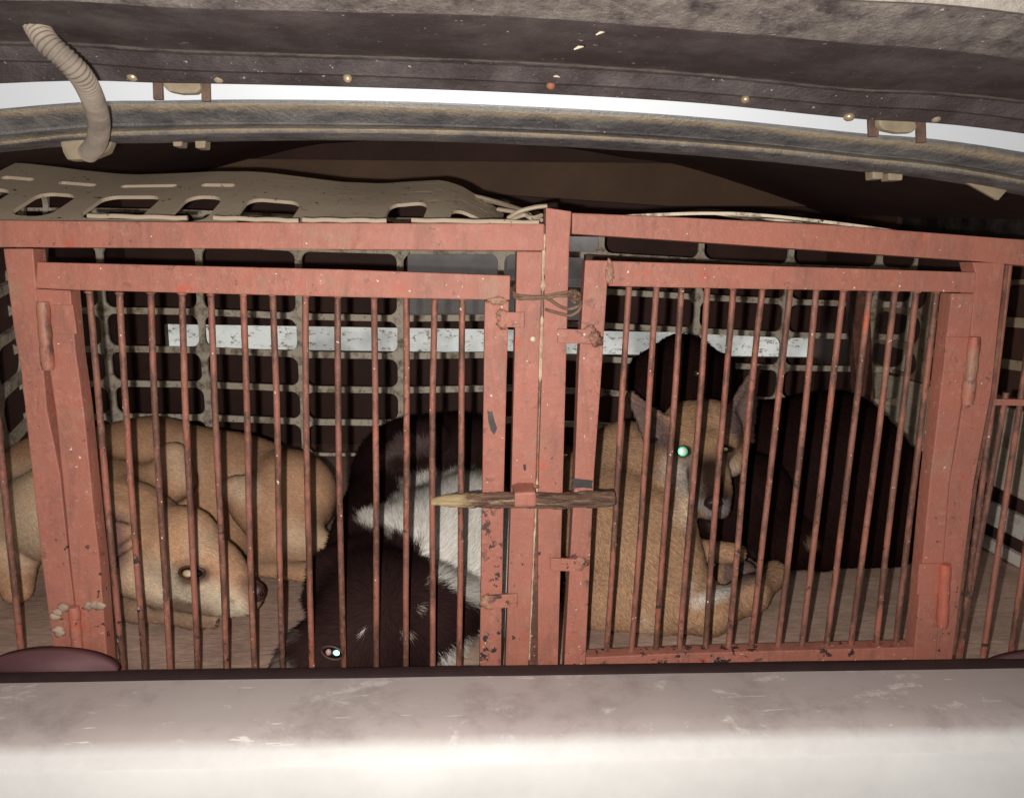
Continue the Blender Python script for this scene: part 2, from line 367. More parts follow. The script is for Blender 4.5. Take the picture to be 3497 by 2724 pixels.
#        px:   0    600  1200 1750 2350 2897 3497
rim_top  = ([372, 343, 343, 361, 397, 451, 520], -.052)
rim_t2   = ([374, 348, 349, 368, 403, 458, 528], -.062)
rim_r1   = ([385, 360, 362, 384, 412, 470, 546], -.070)
rim_v1   = ([415, 388, 388, 408, 438, 498, 573], -.060)
rim_gr   = ([452, 420, 421, 433, 466, 520, 600], -.046)
rim_g2   = ([462, 428, 426, 440, 470, 523, 603], -.046)
rim_r2   = ([486, 445, 441, 452, 486, 535, 617], -.060)
rim_b    = ([497, 460, 455, 468, 500, 552, 633], -.058)
rim_bot  = ([508, 478, 470, 484, 520, 572, 655], -.044)
rim = loft('canopy_rim', [rim_top, rim_t2, rim_r1, rim_v1, rim_gr, rim_g2, rim_r2, rim_b, rim_bot], [.0, .35, .85, .2, -.2, .0, .8, .2, .0], M_RIM, truck, True, (0, .022, 0))
# canopy roof shell behind the rim (rises towards the cab, curved across)
ct = curve(*rim_top); rows = [[Vector(p)+Vector((0, .020, -.018)) for p in ct]]
for Y, kk in ((.3, .72), (.8, .74), (1.3, .72), (YF+.05, .70)):
    rows.append([Vector((p[0]*1.12, Y, p[2]-.018+(p[2]-.66)/.948*(Y+.052)*kk)) for p in ct])
roof_last = rows[-1]
loft('canopy_roof', [list(r) for r in rows], [0]*5, M_DARK, truck, True, (0, 0, .012))
loft('bulkhead_top', [[Vector((p[0], YF+.002, .80)) for p in roof_last], [Vector((p[0], YF+.002, p[2]+.012)) for p in roof_last]], [0]*2, M_DARK, truck, True, (0, .02, 0))
# small guide stubs and a torn corner under the rim
for (x0, y0, x1, y1) in ((588, 470, 622, 500), (664, 472, 702, 506), (2980, 574, 3020, 612), (3034, 580, 3085, 616)):
    bm = bmesh.new(); bar(bm, [(x0, y0), (x1, y0), (x1-2, y1), (x0+2, y1)], -.03, .02, .002); bm_obj('rim_stub', bm, M_TANPLATE, rim)
bm = bmesh.new(); bar(bm, [(3270, 606), (3440, 650), (3410, 684)], -.035, .006, .001); bm_obj('torn_trim', bm, M_TANPLATE, rim)
bm = bmesh.new(); bar(bm, [(200, 480), (270, 462), (330, 478), (380, 480), (360, 520), (300, 545), (225, 548), (212, 520)], -.05, .02, .005); bm_obj('hose_bracket', bm, M_TANPLATE, rim)

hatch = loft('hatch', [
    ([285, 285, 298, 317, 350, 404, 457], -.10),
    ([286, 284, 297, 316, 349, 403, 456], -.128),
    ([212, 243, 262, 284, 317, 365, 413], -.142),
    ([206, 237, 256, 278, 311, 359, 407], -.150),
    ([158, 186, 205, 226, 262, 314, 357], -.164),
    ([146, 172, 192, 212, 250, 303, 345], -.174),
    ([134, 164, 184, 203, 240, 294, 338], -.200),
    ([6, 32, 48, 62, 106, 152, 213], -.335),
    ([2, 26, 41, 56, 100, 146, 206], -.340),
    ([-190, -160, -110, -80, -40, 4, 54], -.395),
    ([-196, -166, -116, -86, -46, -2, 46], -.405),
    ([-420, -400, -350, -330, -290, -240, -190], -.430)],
    [.1, -.1, -.1, .1, .0, .6, -.1, -.1, .42, .42, .7, .6], M_HATCH, truck, True, (0, .004, .03))  # near band's raised dust values paint in flash brightness; the ridge is dust
# rest of the hatch (dark glass) reaching back over the camera
hc = curve([-420, -400, -350, -330, -290, -240, -190], -.430)
rows = [[Vector(p)+Vector((0, -.004, .004)) for p in hc]]
for Y, dz in ((-.7, .10), (-1.0, .20), (-1.35, .31)): rows.append([Vector((p[0]*1.15, Y, p[2]+dz)) for p in hc])
loft('hatch_glass', rows, [0]*4, simple('hatch_smoked_glass', (.03, .03, .035), .12, 3, .1, 0), hatch, True, (0, 0, .008))
def hinge(cx, cy, s, par):
    bm = bmesh.new()
    bar(bm, [(cx-98, cy-12), (cx-66, cy-8), (cx-62, cy+78), (cx-95, cy+78)], -.085, .006, .001); bm_obj('hinge_arm', bm, M_HINGE, par)
    bm = bmesh.new(); bar(bm, [(cx+68, cy-6+s), (cx+98, cy-2+s), (cx+100, cy+78+s), (cx+70, cy+78+s)], -.085, .006, .001); bm_obj('hinge_arm', bm, M_HINGE, par)
    bm = bmesh.new(); pts = [(-62, -14), (62, -4), (70, 30), (52, 46), (0, 47), (-45, 38), (-62, 20)]
    bar(bm, [(cx+x, cy+y+s*.5+8) for x, y in pts], -.10, .012, .003); h = bm_obj('hinge_cup', bm, M_TANPLATE, par)
    for dx, m in ((-165, M_BOLT), (130, M_TANPLATE)):
        c = P(cx+dx, cy+s*.6-(2 if dx < 0 else -3), -.13); blob('bolt', c, (.0065, .006, .005), m, h, .15, 2, dx)
hinge(617, 262, 6, hatch); hinge(3065, 388, 22, hatch)
for x, y, m in ((1187, 268, M_BOLT), (1880, 292, M_RUSTBOLT), (2545, 340, M_BOLT)):
    blob('screw', P(x, y, -.146), (.0052, .005, .0048), m, hatch, .2, 2, x)
for k, (x, y, l, a) in enumerate(((1700, 18, 26, .5), (2035, 120, 40, -.35), (1960, 170, 34, -.3), (3195, 12, 60, -.6), (1890, 262, 22, .1), (3392, 132, 26, 1.5))):
    Yp = -.30 if y < 200 else -.147
    p0, p1 = P(x, y, Yp-.012), P(x+l*math.cos(a), y+l*math.sin(a), Yp-.012)
    V, Fc = tube([p0, (p0+p1)/2+Vector((0, 0, .0008)), p1], [.0006, .0014, .0005], 6); mk('dirt_fleck', V, Fc, simple('fleck%d' % k, (.6, .52, .38), .7, 30, .3, 0), hatch)
# corrugated hose
hp = [(108, 40, -.245), (125, 90, -.25), (165, 150, -.255), (225, 205, -.25), (278, 262, -.235), (312, 325, -.205), (332, 385, -.165), (338, 440, -.125), (328, 490, -.095), (300, 525, -.07)]
hc = spline([P(*h) for h in hp], 60); L = 0; R = []
for i, p in enumerate(hc):
    if i: L += float(np.linalg.norm(hc[i]-hc[i-1]))
    t = i/len(hc); R.append((.0108 if t < .5 else .0108-.0008*(t-.5))*(1+.06*math.sin(L/.0040*2*math.pi)))
V, Fc = tube(hc, R, 18); mk('wiring_hose', V, Fc, M_HOSE, hatch, True)

# tailgate
def tail_profile():
    zt = .095
    return [(-.052, zt-.02), (-.054, zt-.002), (-.060, zt), (-.12, zt+.001), (-.165, zt-.001), (-.188, zt-.005), (-.204, zt-.014), (-.216, zt-.03), (-.224, zt-.06), (-.23, zt-.12), (-.232, zt-.35), (-.10, zt-.36), (-.052, zt-.12)]
def extr(name, prof, x0, x1, mat, parent, nseg=60):
    V = []; Fc = []; m = len(prof)
    for i in range(nseg+1):
        x = x0+(x1-x0)*i/nseg
        for k, (y, z) in enumerate(prof): V.append((x, y, z+.0008*mn.noise(Vector((x*7, k*.4, 1)))))
    for i in range(nseg):
        for k in range(m):
            k2 = (k+1) % m; Fc.append((i*m+k, i*m+k2, (i+1)*m+k2, (i+1)*m+k))
    Fc.append(tuple(range(m))); Fc.append(tuple(nseg*m+k for k in range(m))[::-1])
    return mk(name, V, Fc, mat, parent, True)
tg = extr('tailgate', tail_profile(), -1.15, 1.25, M_WHITE, truck)
extr('tailgate_cap', [(-.0755, .0965), (-.0765, .0995), (-.12, .1005), (-.165, .0985), (-.188, .0945), (-.2045, .085), (-.2155, .0705), (-.213, .069), (-.19, .088), (-.12, .094)], -1.15, 1.25, M_CAP, tg)
extr('rubber_seal', [(-.0530, .092), (-.0530, .1015), (-.058, .104), (-.068, .1035), (-.0745, .1005), (-.0745, .094)], -1.15, 1.25, M_SEAL, tg)
for cx, cy, rx, ry in ((165, 2300, 232, 76), (3640, 2300, 280, 74)):
    bm = bmesh.new(); pts = [(cx+rx*math.cos(t), cy-ry*math.sin(t)) for t in np.linspace(0, math.pi, 25)]
    bar(bm, pts, -.058, .014, .0)
    bm_obj('bump_stop', bm, M_STOP, tg, True)

# ------------------------------------------------------------------ cages
def rods(door, tops, yt, bots, yb, jit=1.0):
    for i, (a, b) in enumerate(zip(tops, bots)):
        y0 = yt[0]+(yt[1]-yt[0])*i/(len(tops)-1) if len(tops) > 1 else yt[0]; y1 = yb[0]+(yb[1]-yb[0])*i/(len(tops)-1) if len(tops) > 1 else yb[0]
        A, B = P(a, y0-14, .013), P(b, y1+16, .013); pts = []
        sx, sy = random.uniform(-1, 1)*.0024*jit, random.uniform(-1, 1)*.002; s2 = random.uniform(-1, 1)*.0012
        for k in range(9):
            t = k/8; p = A.lerp(B, t); s = math.sin(math.pi*t); p += Vector((sx*s+s2*math.sin(2*math.pi*t)+.0005*mn.noise(Vector((a, t*5, 0))), sy*s, 0)); pts.append(p)
        V, Fc = tube(pts, .0044, 10); r_ = mk('rod', V, Fc, M_ROD, door, True)
        blob('weld', P(a, y0-1, .009), (.0062, .006, .0030), M_WELD, r_, .7, 1, i)
        if y1 < 2280: blob('weld', P(b, y1+1, .009), (.0062, .006, .0030), M_WELD, r_, .7, 1, i+40)
G_C = None
lc = empty('dog_cage', P(900, 2300, .3), 'red steel cage on the left, holding a tan dog and a black-and-white dog', 'cage')
rc = empty('dog_cage', P(2650, 2300, .3), 'taller red steel dog cage on the right, holding a tan dog and a black dog', 'cage')
def member(name, pix, par, mat=M_PAINT, Y=0.0, depth=.03, bev=.0016, **k):
    bm = bmesh.new(); bar(bm, pix, Y, depth, bev); return bm_obj(name, bm, mat, par, **k)
member('top_rail', [(-400, 748), (600, 758), (1200, 762), (1859, 764), (1857, 857), (1200, 853), (500, 847), (-400, 842)], lc)
member('post', [(11, 849), (112, 849), (160, 1400), (205, 1619), (235, 1915), (262, 2135), (283, 2330), (196, 2330), (142, 1915), (110, 1619), (71, 1262), (49, 1141)], lc)
member('post', [(1765, 859), (1853, 859), (1829, 1674), (1803, 2320), (1724, 2320), (1746, 1674)], lc)
member('post', [(1864, 709), (1952, 722), (1944, 850), (1922, 1674), (1904, 2320), (1836, 2320), (1838, 1674), (1862, 900)], rc, M_PAINT)
member('top_rail', [(1954, 727), (2297, 741), (2846, 769), (3497, 819), (3900, 850), (3900, 945), (3341, 893), (2297, 821), (1953, 799)], rc)
member('post', [(3322, 895), (3432, 898), (3385, 1344), (3326, 1650), (3244, 2320), (3190, 2320), (3244, 1650), (3297, 1344), (3332, 935)], rc)
# side flanges of the angle iron and the bead between the cages
member('side_flange', [(1854, 770), (1862, 770), (1860, 1100), (1850, 1500), (1836, 2320), (1806, 2320), (1828, 1700)], rc, M_FLANGE, .008, .02, .0)
member('side_flange', [(3434, 905), (3446, 905), (3398, 1344), (3338, 1650), (3250, 2320), (3240, 2320), (3326, 1660), (3386, 1344)], rc, M_FLANGE, .006, .02, 0)
pts = []
for k in range(90):
    t = k/89; y = 800+1450*t; x = np.interp(y, [800, 1100, 1640, 1850, 2250], [1858, 1850, 1835, 1824, 1806])
    pts.append(P(x+2.5*mn.noise(Vector((t*30, 0, 3))), y, .004))
R = [max(.0004, .0022+.0030*mn.noise(Vector((k*.5, 4, 0)))) * (1.5 if k < 12 or 17 < k < 31 else .12 if k < 52 else .8) for k in range(90)]
V, Fc = tube(pts, R, 8); mk('filler_bead', V, Fc, M_FOAM, lc, True)
# bottom rails (just hidden by the tailgate) and rear frames
member('bottom_rail', [(-400, 2332), (1800, 2322), (1800, 2400), (-400, 2410)], lc)
member('bottom_rail', [(1840, 2322), (3900, 2322), (3900, 2400), (1840, 2400)], rc)
member('rear_post', [(2903, 960), (2962, 960), (3002, 1700), (2950, 1700)], rc, M_FLANGE, .86, .03)
member('rear_rail', [(2000, 868), (2975, 925), (2975, 962), (2000, 905)], rc, M_FLANGE, .86, .03)
# left door
ld = member('cage_door', [(126, 895), (1200, 921), (1743, 941), (1741, 1025), (1200, 1015), (236, 990), (120, 984)], lc, M_PAINT, -.004, .028)
member('door_stile', [(118, 986), (240, 992), (258, 1200), (286, 1400), (321, 1750), (340, 1915), (372, 2330), (285, 2330), (240, 1915), (225, 1750), (190, 1400), (150, 1141)], ld, M_PAINT, -.003, .026)
member('door_stile', [(1655, 1027), (1738, 1028), (1730, 1300), (1721, 1674), (1710, 2330), (1637, 2330), (1647, 1674), (1652, 1300)], ld, M_PAINTW, -.003, .026)
rods(ld, [305, 407, 515, 621, 720, 830, 931, 1043, 1153, 1277, 1388, 1485, 1579], (1000, 1020), [427, 499, 584, 677, 775, 873, 968, 1066, 1175, 1285, 1385, 1478, 1566], (2320, 2320))
# right door
rd = member('cage_door', [(2081, 891), (3333, 930), (3331, 1000), (3253, 998), (2297, 982), (2079, 977)], rc, M_PAINT, -.004, .028)
member('door_stile', [(1999, 888), (2079, 890), (2057, 1235), (2029, 1619), (2001, 2226), (1998, 2330), (1925, 2330), (1927, 2263), (1963, 1619), (1977, 1235)], rd, M_PAINTW, -.003, .026)
member('door_stile', [(3251, 1001), (3329, 1003), (3290, 1344), (3242, 1650), (3192, 2310), (3118, 2310), (3124, 2206), (3176, 1650), (3212, 1344)], rd, M_PAINT, -.003, .026)
member('bottom_stile', [(2001, 2244), (2297, 2231), (3123, 2209), (3118, 2278), (2600, 2289), (2001, 2330)], rd, M_PAINTW, -.002, .024)
rods(rd, [2149, 2243, 2328, 2416, 2506, 2605, 2700, 2789, 2882, 2972, 3057, 3130, 3199], (975, 1000), [2069, 2153, 2238, 2318, 2407, 2484, 2561, 2653, 2734, 2819, 2902, 2989, 3057], (2242, 2208))
# fixed outer rods
for a, b in (((3448, 890), (3270, 2330)), ((3436, 1340), (3258, 2330)), ((3552, 890), (3345, 2330)), ((3640, 890), (3440, 2330))):
    V, Fc = tube([P(a[0], a[1], .02).lerp(P(b[0], b[1], .02), k/6)+Vector((.0008*math.sin(k), 0, 0)) for k in range(7)], .0044, 10); mk('rod', V, Fc, M_ROD, rc, True)
for a, b in (((-70, 850), (84, 2330)), ((-190, 850), (-30, 2330))):
    V, Fc = tube([P(a[0], a[1], .02).lerp(P(b[0], b[1], .02), k/6) for k in range(7)], .0046, 10); mk('rod', V, Fc, M_ROD, lc, True)
member('cross_bar', [(3392, 1362), (3900, 1372), (3900, 1392), (3388, 1384)], rc, M_PAINT, .012, .006, .001)
# latches and hinges
def latch(par, x0, y0, x1, y1, side, tilt=0):
    l = member('latch', [(x0, y0), (x1, y0+tilt), (x1, y1+tilt), (x0, y1)], par, M_PAINTW, -.010, .005, .0012)
    cx = x0 if side < 0 else x1
    for k in range(3):
        blob('weld', P(cx+random.uniform(-8, 12)*side, y0+(y1-y0)*(k+.3)/3+random.uniform(-6, 6), -.0065), (.008, .004, .006), M_WELD, l, .6, 2, x0+k)
latch(ld, 1708, 1066, 1791, 1118, -1); latch(rd, 1904, 1123, 2020, 1172, 1, 3)
latch(ld, 1666, 2034, 1767, 2079, -1, -6); latch(rd, 1880, 1906, 1980, 1948, 1, 4)
for y in (1150, 1165): blob('weld', P(2035, y, -.008), (.009, .005, .008), M_WELD, rd, .7, 3, y)
for x, y in ((1690, 1028), (1700, 1026)): blob('weld', P(x, y, -.003), (.012, .003, .005), M_WELD, ld, .7, 3, x)
for y in (910, 930, 952): blob('weld', P(2084, y, -.004), (.005, .003, .008), M_WELD, rd, .7, 3, y)
def hinge2(par, x0, y0, x1, y1, r, mat, plate=None):
    pts = [P(x0, y0, -.008).lerp(P(x1, y1, -.008), k/10) for k in range(11)]
    V, Fc = tube(pts, [r*.85]+[r, r, r*.9, r, r, r*.88, r, r, r]+[r*.8], 12); h = mk('hinge', V, Fc, mat, par, True)
    if plate: member('hinge_plate', plate, h, M_PAINT, -.0065, .004, .001)
    return h
hl = hinge2(ld, 146, 1030, 164, 1262, .0085, M_WELD, [(176, 1040), (248, 1040), (262, 1140), (182, 1140)])
hinge2(ld, 252, 2070, 268, 2260, .008, M_PAINT)
hinge2(rd, 3328, 1150, 3302, 1380, .0088, M_WELD, [(3232, 1150), (3318, 1152), (3296, 1270), (3222, 1268)])
hinge2(rd, 3228, 1925, 3216, 2140, .0085, paint_mat('fresh_orange_paint', base=(.52, .13, .075), alt=(.45, .13, .09)), [(3140, 1925), (3214, 1925), (3206, 2030), (3132, 2030)])
for k, (x, y) in enumerate(((200, 2088), (188, 2105), (196, 2150), (215, 2075), (300, 2070), (320, 2066), (340, 2068), (202, 2160))):
    blob('weld', P(x, y, -.003), (.008, .003, .006), simple('pale_weld%d' % k, (.5, .36, .27), .8, 50, .4, .5), ld, .6, 2, k)
blob('screw', P(1820, 1158, -.001), (.0042, .0016, .0042), simple('brass_screw', (.72, .6, .4), .4, 60, .3, .1), lc, .05, 2)
# dried rubber scrape marks: thin dark chips standing on the paint
for k, (pp, yy) in enumerate((([(1664, 1400), (1676, 1408), (1680, 1400), (1690, 1440), (1698, 1462), (1688, 1484), (1676, 1470), (1668, 1440)], -.0036), ([(1786, 1585), (1796, 1585), (1797, 1606), (1789, 1606)], -.0006), ([(1950, 1632), (2026, 1640), (2022, 1652), (2024, 1668), (1990, 1664), (1948, 1668), (1958, 1650)], -.0036))):
    member('chip_patch', pp, ld if k < 2 else rd, simple('bare_steel%d' % k, (.05, .045, .045), .5, 80, .4, .3), yy, .002, 0)

# wooden stick bolt through its bracket
SA, SB = P(1474, 1713, -.034), P(2097, 1702, -.034); n = 60; pts = []; R = []
for k in range(n+1):
    t = k/n; p = SA.lerp(SB, t); p += Vector((0, 0, .0012*math.sin(t*7)+.0008*mn.noise(Vector((t*9, 0, 0))))); pts.append(p)
    r = .0116*min(1, .40+t*3.6-(t*2.0)**2*.9 if t < .25 else .93+.07*t) if t < .985 else .0095
    R.append(max(.0018, r*(1+.05*mn.noise(Vector((t*14, 2, 0))))))
V, Fc = tube(pts, R, 20)
V = [Vector(v)+Vector((0, 1, 1))*(.0009*mn.noise(Vector(v)*180)+.0014*mn.noise(Vector(v)*45)) for v in V]
mk('wooden_stick', V, Fc, M_STICK, None, True, label='dark barked wooden stick with a whittled pale tip, barring both cage doors', category='stick')
member('bolt_bracket', [(1756, 1682), (1831, 1678), (1832, 1730), (1756, 1733)], lc, M_PAINTW, -.048, .045, .004)
blob('weld', P(1790, 1662, -.004), (.016, .005, .005), M_WELD, lc, .7, 3, 3)

# tie wire
wire = empty('tie_wire', P(1860, 1020, 0), 'rusty twisted wire tying the two cage posts together', 'wire')
def wob(pp, r=.0022, m=12):
    c = spline([P(x, y, Y) for x, y, Y in pp], m); c = [Vector(p)+Vector((0, .0004, .0006))*mn.noise(Vector(p)*150) for p in c]
    V, Fc = tube(c, r, 8); mk('wire_strand', V, Fc, M_WIRE, wire, True)
wob([(1768, 962, .035), (1754, 985, .01), (1755, 1000, -.003), (1775, 1010, -.007), (1850, 1012, -.006), (1905, 1003, -.006), (1945, 998, -.008), (1962, 1006, -.010)])
wob([(1764, 975, .035), (1752, 1000, .008), (1758, 1014, -.006), (1785, 1020, -.009), (1850, 1018, -.010), (1900, 1012, -.010), (1950, 1010, -.010)])
wob([(1775, 990, .03), (1757, 1008, .004), (1768, 1018, -.006), (1800, 1016, -.011), (1850, 1014, -.013), (1880, 1025, -.008), (1910, 1045, -.006), (1945, 1055, -.004), (1975, 1045, -.004), (1984, 1030, .0)])
wob([(1862, 1056, .0), (1880, 1062, -.004), (1915, 1071, -.004), (1945, 1077, -.002), (1970, 1066, -.002), (1983, 1048, .0), (1982, 1028, .002)])
for k, (x, y) in enumerate(((1955, 1003), (1968, 1012), (1960, 1022), (1970, 1003), (1952, 1014))):
    t = [P(x+11*math.cos(a+k), y+11*math.sin(a+k*1.3), -.010-.005*math.sin(a*2+k)) for a in np.linspace(0, 5.6, 12)]
    V, Fc = tube(spline(t, 3), .0021, 7); mk('wire_knot', V, Fc, M_WIRE, wire, True)

# ------------------------------------------------------------------ plastic slatted panels
def lattice(name, us, vs, fmap, rib, cr, th, mat, skip=(), **props):
    """us,vs: cell borders in metres; holes inset by rib/2 with corner radius cr; fmap(u,v)->point"""
    V = []; Fc = []; N = 28
    def nrm(u, v):
        a = fmap(u+.002, v)-fmap(u-.002, v); b = fmap(u, v+.002)-fmap(u, v-.002); return a.cross(b).normalized()
    for i in range(len(us)-1):
        for j in range(len(vs)-1):
            x0, x1, y0, y1 = us[i], us[i+1], vs[j], vs[j+1]; cx, cy = (x0+x1)/2, (y0+y1)/2; hx, hy = (x1-x0)/2, (y1-y0)/2
            solid = (i, j) in skip
            ix, iy = hx-rib/2, hy-rib/2
            ring_o = []; ring_i = []
            r = min(cr, ix*.95, iy*.95)
            per = []
            for q, (sx, sy, a0) in enumerate(((1, 1, 0), (-1, 1, 90), (-1, -1, 180), (1, -1, 270))):
                for k in range(N//4):
                    a = rad(a0+90*k/(N//4-1)); per.append((sx*(ix-r)+r*math.cos(a), sy*(iy-r)+r*math.sin(a), k, q))
            for (dx, dy, k, q) in per:
                ring_i.append((cx+dx, cy+dy))
                # outer point: spread along the cell border, corner in the middle of each quarter
                h = (N//4-1)/2; sx, sy = ((1, 1), (-1, 1), (-1, -1), (1, -1))[q]
                t = (k-h)/h; ox, oy = sx*hx, sy*hy
                horiz = (t > 0) if q % 2 == 0 else (t < 0)
                if horiz: ox = sx*(hx-abs(t)*(hx-(ix-r)))
                elif t != 0: oy = sy*(hy-abs(t)*(hy-(iy-r)))
                ring_o.append((cx+ox, cy+oy))
            b = len(V); M = len(per)
            for s in (0, 1):
                for ring in (ring_o, ring_i):
                    for (u, v) in ring: V.append(fmap(u, v)+nrm(u, v)*(-th*s))
            for k in range(M):
                k2 = (k+1) % M
                Fc.append((b+k, b+k2, b+M+k2, b+M+k)); Fc.append((b+2*M+k, b+3*M+k, b+3*M+k2, b+2*M+k2))
                if not solid: Fc.append((b+M+k, b+M+k2, b+3*M+k2, b+3*M+k))
                # outer rim wall
                mu, mv = (ring_o[k][0]+ring_o[k2][0])/2, (ring_o[k][1]+ring_o[k2][1])/2
                if min(abs(mu-us[0]), abs(mu-us[-1]), abs(mv-vs[0]), abs(mv-vs[-1])) < 1e-6: Fc.append((b+k, b+2*M+k, b+2*M+k2, b+k2))
            if solid:
                Fc.append(tuple(b+M+k for k in range(M))); Fc.append(tuple(b+3*M+k for k in range(M))[::-1])
    o = mk(name, V, Fc, mat, None, False, **props)
    b = bmesh.new(); b.from_mesh(o.data); bmesh.ops.remove_doubles(b, verts=b.verts, dist=2e-5); bmesh.ops.recalc_face_normals(b, faces=b.faces); b.to_mesh(o.data); b.free()
    return o
GL = 'slatted plastic panels round the cages'
YL = .95
ux = [P(x, 1250, YL).x for x in (30, 363, 698, 1033, 1370, 1705, 1850)]
vz = [P(1200, y, YL).z for y in (1553, 1438, 1325, 1207, 1078, 962, 848, 735)]
lattice('slatted_panel', ux, vz, lambda u, v: Vector((u, YL+.012*math.sin(u*5)+.01*math.sin(v*9), v+.004*math.sin(u*6))), .0165, .022, .008, M_LAT,
        label='grimy white slatted plastic panel standing behind the dogs in the left cage', category='plastic panel', group=GL)
YR = 1.02
ux = [P(x, 1250, YR).x for x in (1880, 2036, 2363, 2670, 2975, 3100)]
vz = [P(2200, y, YR).z for y in (1580, 1466, 1353, 1240, 1126, 1011, 890, 780)]
lattice('slatted_panel', ux, vz, lambda u, v: Vector((u, YR+.015*math.sin(u*6+1), v-.02*(u-.7)+.004*math.sin(u*5))), .0160, .022, .008, M_LAT,
        label='grimy white slatted plastic panel standing behind the dogs in the right cage', category='plastic panel', group=GL)
lattice('slatted_panel', [0, .2, .4, .6, .8, 1.0], [0, .11, .22, .33, .44, .55, .66], lambda u, v: Vector((-.82-.24*u-.02*math.sin(v*6), .02+.95*u, .12+v*.97-.05*math.cos(u*3.4)+.0*u)), .022, .034, .012, M_LAT,
        label='white slatted plastic panel along the left side of the truck bed', category='plastic panel', group=GL)
lattice('slatted_panel', [0, .25, .5, .75, 1.0], [0, .085, .18, .275], lambda u, v: Vector((1.248+.004*math.sin(v*18+u*4), .16+u, .372+v+.006*math.sin(u*7))), .022, .034, .010, M_LATB,
        label='brownish slatted plastic panel above the boards on the right side', category='plastic panel', group=GL)
# warped sheet on top of the left cage
xa, xb = P(-350, 752, 0).x, P(1712, 752, 0).x
def topmap(u, v):
    x = xa+u; t = max(0.0, v/.24)
    s = (x-xa)/(xb-xa)
    z = .674+.012*s + .112*t**.85 + .007*math.sin(x*16+1)*t+.006*math.sin(x*7)
    z -= .075*max(0, (s-.83)/.17)**1.6*t**.5
    return Vector((x+.10*v*(1 if s > .8 else .5), .004+v*1.0, z))
W = xb-xa
edges = [P(x, 752, 0).x-xa for x in (-350, -120, 130, 455, 690, 990, 1235, 1462, 1690)]
lattice('slatted_panel', [max(0, e) for e in edges], [0, .030, .15, .20, .24], topmap, .036, .02, .005, M_SHEET, skip={(5, 1)} | {(i, j) for i in range(8) for j in (0, 3)} | {(i, 2) for i in (4, 5, 6, 7)},
        label='warped tan plastic sheet with cut-out holes lying on top of the left cage', category='plastic panel', group=GL)
for x0, x1, y0, y1 in ((300, 640, 737, 745), (730, 1020, 744, 754), (1034, 1320, 751, 754), (1405, 1840, 752, 760)):
    V, Fc = tube([P(x0+(x1-x0)*k/8, y0+(y1-y0)*k/8+1.5*math.sin(k*2), .004) for k in range(9)], .0032, 8)
    mk('trim_strip', V, Fc, M_SHEET, lc, True)
# arched strip on the right cage
arc = [(1905, 728), (1990, 716), (2150, 706), (2350, 700), (2500, 704), (2680, 722), (2850, 743), (3011, 768), (3110, 786), (3230, 806)]
ac = spline([P(x, y, .12) for x, y in arc], 10); axs = [p[0] for p in ac]; azs = [p[2] for p in ac]
def arcmap(u, v):
    z = float(np.interp(u, axs, azs)); return Vector((u, .03+v, z-.016+.05*v+.004*math.sin(u*20)*v*6))
uu = np.linspace(axs[0], axs[-1], 11)
lattice('slatted_panel', list(uu), [0, .02, .11, .2], arcmap, .016, .02, .004, M_LAT, skip={(i, 0) for i in range(10)},
        label='thin arched plastic strip bowed over the top of the right cage', category='plastic panel', group=GL)
# bits of bent strip and cord between the two tops
tw = empty('bent_strip', P(1800, 740, .05), 'tangle of bent thin strips lying between the tops of the two cages', 'strip')
for k, pp in enumerate((([(1480, 648, .3), (1600, 665, .25), (1700, 690, .2), (1790, 720, .12)], ), ([(1500, 655, .3), (1640, 680, .25), (1760, 712, .15), (1810, 735, .1)], ), ([(1735, 745, .06), (1775, 722, .05), (1830, 708, .05), (1868, 704, .05)], ), ([(1700, 715, .1), (1760, 725, .08), (1810, 740, .06), (1850, 752, .04)], ), ([(1745, 750, .03), (1790, 735, .04), (1815, 745, .03), (1850, 735, .04)], ))):
    c = spline([P(*q) for q in pp[0]], 8); V, Fc = tube(c, .003, 6); mk('strip', V, Fc, M_SHEET, tw, True)

# ------------------------------------------------------------------ boards on the right side
def board(pts, mat, label):
    """pts: four (Y,z) corners on the plane just inside the right wall"""
    bm = bmesh.new(); bm_prism(bm, [(1.262, y, z) for y, z in pts], (.016, 0, 0), .002)
    return bm_obj('wooden_board', bm, mat, None, label=label, category='board', group='boards along the right bed side')
board([(.02, .352), (1.18, .356), (1.18, .185), (.02, .138)], M_BOARD, 'wide weathered brown board along the right bed side, topmost of three')
board([(.02, .119), (1.18, .122), (1.18, .068), (.02, .066)], M_BOARDW, 'pale painted board along the right bed side, below the wide brown one')
board([(.02, .030), (1.18, .034), (1.18, .006), (.02, .003)], M_BOARDW, 'narrow pale strip low on the right bed side, lowest of three')
